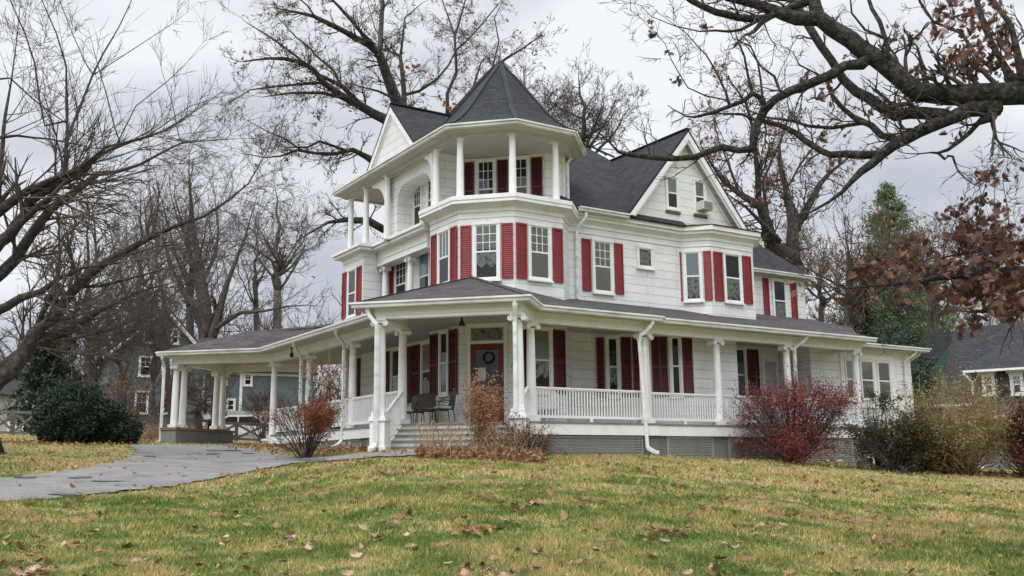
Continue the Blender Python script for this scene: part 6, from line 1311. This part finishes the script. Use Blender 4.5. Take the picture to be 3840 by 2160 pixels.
# dry perennials in front of the steps
def dry_plants():
    r_ = np.random.default_rng(120)
    t = thing('dry_perennial', 'tall clump of dead brown plumed stems in front of the door steps', 'plant'); tw = Twigs(); pos = []
    for k in range(120):
        x0 = r_.normal(1815, 22); b = P(x0, 1690, 23.2+r_.normal(0, .22)); g = gz(b.x, b.y); H = P(1820, r_.uniform(1395, 1530), 23.2).z-g; dx, dy = r_.normal(0, .22, 2); pts = [(b.x+dx*(i/5)**1.4+r_.normal(0, .006), b.y+dy*(i/5)**1.4, g-.03+H*i/5) for i in range(6)]
        tw.add(pts, [.0055, .005, .0045, .004, .003, .002]); pa = np.array(pts)
        for j in range(32): i = r_.integers(2, 6) if j % 3 else 4; pos.append(pa[i]+r_.normal(0, 1, 3)*np.array([.05, .05, .09]))
    tw.build('stems', 'plume', t, 3); leaves('foliage', np.array(pos), .075, 'plume', t, r_, 'tri')
    t = thing('dry_perennial', 'pale bare stalks fanning out right of the plumed clump', 'plant'); tw = Twigs()
    for k in range(46):
        b = P(r_.normal(1890, 20), 1700, 22.9+r_.normal(0, .12)); g = gz(b.x, b.y); H = r_.uniform(.35, .95); dx, dy = r_.normal(0, .30, 2); tw.add([(b.x+dx*f**1.2, b.y+dy*f**1.2, g-.03+H*f) for f in (0, .33, .66, 1)], [.007, .006, .004, .002])
    tw.build('stems', 'straw', t, 3)
    t = thing('dry_grass_clump', 'low sprawling mound of straw leaves and fine grass blades along the steps', 'plant'); tw = Twigs(); pos = []
    for k in range(420):
        px = r_.uniform(1570, 2010); D = 22.8+r_.normal(0, .22); b = P(px, 1700, D); g = gz(b.x, b.y); H = r_.uniform(.08, .30) if r_.random() < .8 else r_.uniform(.4, .8); a = r_.uniform(0, 6.28); R = H*r_.uniform(.5, 1.3)
        tw.add([(b.x+math.cos(a)*R*f, b.y+math.sin(a)*R*f, g+H*math.sin(f*2.3)*1.1) for f in (0, .3, .6, .85, 1)], [.009, .010, .008, .005, .002])
    for k in range(2600):
        px = r_.uniform(1560, 2040); D = 22.7+r_.normal(0, .28); b = P(px, 1700, D); pos.append((b.x, b.y, gz(b.x, b.y)+abs(r_.normal(0, .09))+.03))
    tw.build('blades', 'straw', t, 3); leaves('foliage', np.array(pos), .12, 'tan_leaf', t, r_, 'oval')
    t = thing('dry_grass_clump', 'sparse tall bleached grass stalks in front of the lower steps', 'plant'); tw = Twigs()
    for k in range(80):
        px = r_.uniform(1560, 1740); D = 23+r_.normal(0, .15); b = P(px, 1700, D); g = gz(b.x, b.y); H = r_.uniform(.5, 1.05); dx = r_.normal(-.25, .2); dy = r_.normal(.15, .2); tw.add([(b.x+dx*f**1.3, b.y+dy*f**1.3, g-.02+H*f) for f in (0, .3, .6, 1)], [.004, .0035, .003, .002])
    tw.build('blades', 'straw', t, 3)
dry_plants()

# distant woods: one mass of far twigs and trunks
def woods():
    r_ = random.Random(77); tw = Twigs()
    def sp(p, d, L, r, lev):
        pts = [p]; q = Vector(p); d = Vector(d)
        for i in range(4):
            d = (d+Vector((r_.gauss(0, .12), r_.gauss(0, .12), r_.gauss(.03, .1)))).normalized(); q = q+d*L/4; pts.append(tuple(q))
        tw.add(pts, [r, r*.85, r*.65, r*.45, r*.25])
        if lev:
            for k in range(5): i = r_.randint(1, 4); dd = (d+Vector((r_.gauss(0, .7), r_.gauss(0, .7), r_.gauss(.2, .4)))).normalized(); sp(pts[i], dd, L*r_.uniform(.4, .65), r*.45, lev-1)
    for k in range(230):
        px = r_.uniform(-500, 4300); D = r_.uniform(78, 105); b = P(px, 1700, D); g = gz(b.x, b.y); top = r_.uniform(1180, 1420) if px < 1500 else r_.uniform(1050, 1300)
        H = max(3, P(px, top, D).z-g); sp((b.x, b.y, g), (0, 0, 1), H*.75, .16, 3)
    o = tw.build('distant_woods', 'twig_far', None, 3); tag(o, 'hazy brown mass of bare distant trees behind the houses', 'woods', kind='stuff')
woods()

# ------------------------------------------------------------------ NEIGHBOURING HOUSES, FENCES, CAR
class Fr:
    def __init__(s, px, D, rot):
        o = P(px, 1700, D); s.o = Vector((o.x, o.y)); f = s.o.normalized(); r = Vector((f.y, -f.x)); c, n = math.cos(rot), math.sin(rot); s.r = r*c+f*n; s.f = f*c-r*n; s.px = px; s.D = D
    def __call__(s, u, v, z=None): p = s.o+s.r*u+s.f*v; return (p.x, p.y) if z is None else (p.x, p.y, z)
    def u(s, px, py=1450, v=0):
        d = ray(px, py); b = s.o+s.f*v; c = lambda a: a.x*d[1]-a.y*d[0]
        return -c(b)/c(s.r)
def z_at(py, px, D): return P(px, py, D).z
def fwin(fr, u0, u1, z0, z1, parent, style=(2, 2), v=0, shut=None, mat='trim'):
    f = win(fr(u0, v), fr(u1, v), z0, z1, style, parent=parent, cas=.10)
    if shut:
        for a, b in ((u0-.42, u0-.03), (u1+.03, u1+.42)): MB().obox(fr(a, v), fr(b, v), .05, z0, z1, .004).build('shutter', shut, parent)
    return f
# blue-green house
th = thing('blue_green_house', 'blue-green clapboard house with white trim and brick chimney behind the drive', 'house'); F1_ = Fr(590, 66, .12)
uL, uR = F1_.u(404)-.0, F1_.u(760); zE = z_at(1322, 404, 66); zP = z_at(1160, 590, 66); g0 = .8
mb = MB(); mb.hexa([F1_(uL, 0), F1_(uR, 0), F1_(uR, 9), F1_(uL, 9)], g0, zE); mb.face([F1_(uL, 0, zE), F1_(uR, 0, zE), F1_(0, 0, zP)]); mb.build('wall', 'teal', th)
mb = MB(); mb.face([F1_(uL-.4, -.35, zE-.35), F1_(uL-.4, 9, zE-.35), F1_(0, 9, zP+.12), F1_(0, -.35, zP+.12)]); mb.face([F1_(uR+.4, -.35, zE-.3), F1_(0, -.35, zP+.12), F1_(0, 9, zP+.12), F1_(uR+.4, 9, zE-.3)]); rf = mb.build('roof', 'old_roof', th, solid=.12)
for a, b in (((uL-.4, zE-.45), (0, zP)), ((uR+.4, zE-.42), (0, zP))): MB().beam(F1_(a[0], -.33, a[1]), F1_(b[0], -.33, b[1]), .06, .2).build('bargeboard', 'trim', th)
MB().hexa([F1_(-.9, 2), F1_(-.2, 2), F1_(-.2, 2.7), F1_(-.9, 2.7)], zP-1.5, zP+.9).build('chimney', 'brick', rf)
for (a, b, c, d) in ((527, 565, 1228, 1287), (630, 664, 1230, 1290), (515, 565, 1335, 1412), (600, 640, 1335, 1412), (508, 560, 1465, 1552), (612, 655, 1465, 1552)):
    fwin(F1_, F1_.u(a), F1_.u(b), z_at(d, a, 66), z_at(c, a, 66), th, (2, 2))
uW = F1_.u(1180); zw = z_at(1385, 900, 66)
mb = MB(); mb.hexa([F1_(uR+.01, .6), F1_(uW, .6), F1_(uW, 8), F1_(uR+.01, 8)], g0, zw); mb.build('wing_wall', 'teal', th)
mb = MB(); mb.face([F1_(uR, .2, zw), F1_(uW+.3, .2, zw), F1_(uW+.3, 4.2, zw+1.2), F1_(uR, 4.2, zw+1.2)]); mb.face([F1_(uR, 8.3, zw), F1_(uR, 4.2, zw+1.2), F1_(uW+.3, 4.2, zw+1.2), F1_(uW+.3, 8.3, zw)]); mb.build('wing_roof', 'old_roof', th, solid=.12)
MB().obox(F1_(uR, .58), F1_(uW+.2, .58), .12, zw-.25, zw, 0).build('fascia', 'trim', th)
MB().obox(F1_(F1_.u(905), .6), F1_(F1_.u(915), .6), .08, g0, zw-.2, .01).build('downspout', 'trim', th); MB().obox(F1_(F1_.u(765), .6), F1_(F1_.u(772), .6), .08, g0, zw-.2, .01).build('downspout', 'trim', th)
fwin(F1_, F1_.u(915)+.05, F1_.u(953), z_at(1440, 935, 66), z_at(1388, 935, 66), th, (2, 2), .6); fwin(F1_, F1_.u(858), F1_.u(892), z_at(1538, 875, 66), z_at(1490, 875, 66), th, (1, 1), .6); fwin(F1_, F1_.u(845), F1_.u(860), z_at(1440, 850, 66), z_at(1405, 850, 66), th, (1, 1), .6)
MB().obox(F1_(F1_.u(860), .5), F1_(F1_.u(1010), .5), .2, g0, z_at(1537, 935, 66), 0).build('white_lower_wall', 'pale_wall', th)
dr_ = MB().obox(F1_(F1_.u(768), .6), F1_(F1_.u(800), .6), .08, g0, z_at(1490, 780, 66), .01).build('side_door', 'trim', th); MB().obox(F1_(F1_.u(773), .6), F1_(F1_.u(785), .6), .02, z_at(1545, 780, 66), z_at(1500, 780, 66), .10).build('glass', 'dark', dr_)
# small grey house far left
th = thing('grey_house', 'pale grey clapboard house low at the far left edge', 'house'); F2_ = Fr(0, 70, .1)
mb = MB(); mb.hexa([F2_(-9, 0), F2_(F2_.u(95), 0), F2_(F2_.u(95), 8), F2_(-9, 8)], .8, z_at(1480, 0, 70)); mb.build('wall', 'pale_wall', th)
mb = MB(); zz = z_at(1480, 0, 70); mb.face([F2_(-9.4, -.4, zz), F2_(F2_.u(95)+.4, -.4, zz), F2_(F2_.u(95)+.4, 4, zz+2.4), F2_(-9.4, 4, zz+2.4)]); mb.face([F2_(-9.4, 8.4, zz), F2_(-9.4, 4, zz+2.4), F2_(F2_.u(95)+.4, 4, zz+2.4), F2_(F2_.u(95)+.4, 8.4, zz)]); mb.build('roof', 'old_roof', th, solid=.1)
fwin(F2_, F2_.u(40), F2_.u(75), z_at(1625, 40, 70), z_at(1560, 40, 70), th, (2, 2))
# right neighbour
th = thing('green_house', 'green clapboard house with steep dark slate roof and black shutters at right', 'house'); F3_ = Fr(3700, 45, -.22)
U = lambda p: F3_.u(p, 1440, -1.25); zr_ = z_at(1215, 3700, 48); ze = z_at(1513, 3560, 43.5); ul = F3_.u(3512, 1510, -1.2); ut = F3_.u(3580, 1240, 3.6)
mb = MB(); mb.face([F3_(ul, -1.2, ze), F3_(14, -1.2, ze), F3_(14, 3.6, zr_), F3_(ut, 3.6, zr_)]); mb.face([F3_(14, 3.6, zr_), F3_(14, 8.4, ze), F3_(ul, 8.4, ze), F3_(ut, 3.6, zr_)]); rf = mb.build('roof', 'old_roof', th, solid=.12)
mb = MB(); mb.hexa([F3_(ul+.3, -.8), F3_(13.6, -.8), F3_(13.6, 8), F3_(ul+.3, 8)], -1.2, ze-.02); mb.build('wall', 'pale_wall', th)
# rear-left wing with its own roof
mb = MB(); mb.face([P(3385, 1420, 51), P(3503, 1364, 49.2), P(3580, 1262, 48.4), P(3600, 1240, 48.8), P(3467, 1250, 52.5)]); mb.build('wing_roof', 'old_roof', th, solid=.08)
mb = MB(); mb.face([P(3503, 1366, 49.1), P(3498, 1600, 49.4), P(3518, 1600, 44.6), P(3518, 1508, 44.6), P(3578, 1268, 48.3)]); mb.build('wing_wall', 'green', th, solid=.05)
ud = U(3655); zd0, zd1 = z_at(1488, 3700, 43.5), z_at(1385, 3700, 43.5)
mb = MB(); mb.hexa([F3_(ud, -1.25), F3_(11, -1.25), F3_(11, 3), F3_(ud, 3)], zd0-.1, zd1); mb.build('dormer_wall', 'green', th)
mb = MB(); mb.face([F3_(ud-.3, -1.65, zd1-.02), F3_(11.4, -1.65, zd1-.02), F3_(11.4, 2.0, zd1+1.9), F3_(ud+1.0, 1.5, zd1+1.6)]); mb.face([F3_(ud-.3, -1.65, zd1-.02), F3_(ud+1.0, 1.5, zd1+1.6), F3_(ud-.3, 2.2, zd1-.02)]); mb.build('dormer_roof', 'old_roof', th, solid=.1)
MB().obox(F3_(ud-.3, -1.62), F3_(11.4, -1.62), .08, zd1-.11, zd1-.02, 0).build('gutter', 'trim', th)
for a, b in ((3683, 3732), (3788, 3840)): fwin(F3_, U(a), U(b), z_at(1482, a, 43.5), z_at(1400, a, 43.5), th, (4, 2), -1.25, 'black'); MB().obox(F3_(U(a)-.1, -1.25), F3_(U(b)+.1, -1.25), .07, z_at(1400, a, 43.5)+.01, z_at(1390, a, 43.5)+.02, .004).build('window_head', 'trim', th)
zs = z_at(1556, 3750, 42)
mb = MB(); mb.face([F3_(ud, -2.6, zs), F3_(12, -2.6, zs), F3_(12, -1.2, zd0), F3_(ud, -1.2, zd0)]); mb.build('porch_roof', 'old_roof', th, solid=.08); MB().obox(F3_(ud, -2.6), F3_(12, -2.6), .1, zs-.14, zs, 0).build('porch_fascia', 'trim', th)
MB().obox(F3_(ul-.1, -1.22), F3_(ud, -1.22), .08, ze-.1, ze+.0, 0).build('gutter', 'trim', th)
for u_ in (ud+.2, ud+2.2, ud+4.4): MB().lathe(*F3_(u_, -2.4), [(.12, -1.1), (.11, zs-.1)], 12).build('porch_post', 'trim', th)
fwin(F3_, U(3700), U(3745), z_at(1650, 3700, 44), z_at(1585, 3700, 44), th, (3, 3), -.8)
spz = MB(); spz.beam(F3_(ud-.28, -1.68, zd1-.15), F3_(ud-.05, -1.4, zd1-.5), .08, .08); spz.beam(F3_(ud-.05, -1.4, zd1-.5), F3_(ud-.05, -1.4, zd0+.1), .08, .08); spz.build('downspout', 'trim', th)
# fences
def xfence(name, label, pts, zoff, h=1.15, bays=4, xb=True, D0=0):
    t = thing(name, label, 'fence'); pp = resample([Vector(p[:2]) for p in pts], bays+1); tops = []
    for p in pp: g = gz(p.x, p.y)+zoff; MB().box(p.x-.07, p.x+.07, p.y-.07, p.y+.07, g-.2, g+h+.1).build('post', 'wood', t); tops.append((p.x, p.y, g))
    for a, b in zip(tops, tops[1:]):
        MB().beam((a[0], a[1], a[2]+h), (b[0], b[1], b[2]+h), .05, .13).build('rail', 'wood', t); MB().beam((a[0], a[1], a[2]+.12), (b[0], b[1], b[2]+.12), .05, .12).build('rail', 'wood', t)
        if xb: MB().beam((a[0], a[1], a[2]+.15), (b[0], b[1], b[2]+h-.05), .05, .11).build('cross_brace', 'wood', t); MB().beam((a[0]+.04, a[1], a[2]+h-.05), (b[0]+.04, b[1], b[2]+.15), .05, .11).build('cross_brace', 'wood', t)
xfence('crossbuck_fence', 'dark crossbuck wooden fence beyond the porte-cochere', [P(780, 1700, 50), P(1090, 1700, 49)], .0, .85, 3)
xfence('crossbuck_fence', 'weathered crossbuck fence by the dark bush at far left', [P(-120, 1700, 55), P(125, 1700, 52)], .0, 1.1, 3)
xfence('rail_fence', 'low rail fence on the stone wall between bush and drive', [P(540, 1700, 50), P(780, 1700, 50)], .35, .6, 3, False)
mb = MB(); a, b = P(520, 1700, 50.3), P(860, 1700, 50.3); mb.obox(a.to_2d(), b.to_2d(), .5, .6, gz(a.x, a.y)+.55, -.5); o = mb.build('stone_wall', 'stone', None, bevel=.05); tag(o, 'low fieldstone retaining wall under the rail fence', 'wall')
# white car
def car():
    t = thing('parked_car', 'white parked car behind the crossbuck fence', 'car'); F = Fr(905, 62, .05); g = gz(*F(0, 0)); 
    prof = [(-2.2, .35), (-2.25, .7), (-2.1, .95), (-1.5, 1.02), (-.9, 1.45), (.6, 1.48), (1.3, 1.05), (2.2, .92), (2.35, .6), (2.3, .33), (1.85, .30), (1.75, .52), (1.5, .64), (1.2, .6), (1.05, .30), (-1.0, .30), (-1.15, .6), (-1.45, .64), (-1.7, .52), (-1.82, .30)]
    k = len(prof); W_ = 1.7; vs = [F(u, 0, g+z) for u, z in prof]+[F(u, W_, g+z) for u, z in prof]
    mb = MB(); mb.add(vs, [tuple(range(k)), tuple(range(2*k-1, k-1, -1))]+[(i, k+i, k+(i+1) % k, (i+1) % k) for i in range(k)]); mb.build('body', 'carpaint', t, bevel=.03)
    mb = MB(); mb.face([F(-1.35, -.01, g+1.02), F(-.3, -.01, g+1.02), F(-.3, -.01, g+1.38), F(-.85, -.01, g+1.38)]); mb.face([F(-.22, -.01, g+1.02), F(1.15, -.01, g+1.02), F(.62, -.01, g+1.40), F(-.22, -.01, g+1.38)]); mb.build('side_window', 'dark', t)
    for u in (-1.45, 1.45):
        n = 20; pts = [F(u, -.04, g+.33), F(u, .2, g+.33)]; w = MB().tube(pts, [.33, .33], n).build('wheel', 'tyre', t); MB().tube([F(u, -.06, g+.33), F(u, .0, g+.33)], [.21, .21], 16).build('rim', 'rim', w)
    MB().tube([F(2.31, .3, g+.75), F(2.36, .3, g+.75)], [.12, .10], 10).build('headlight', 'glass', t)
car()
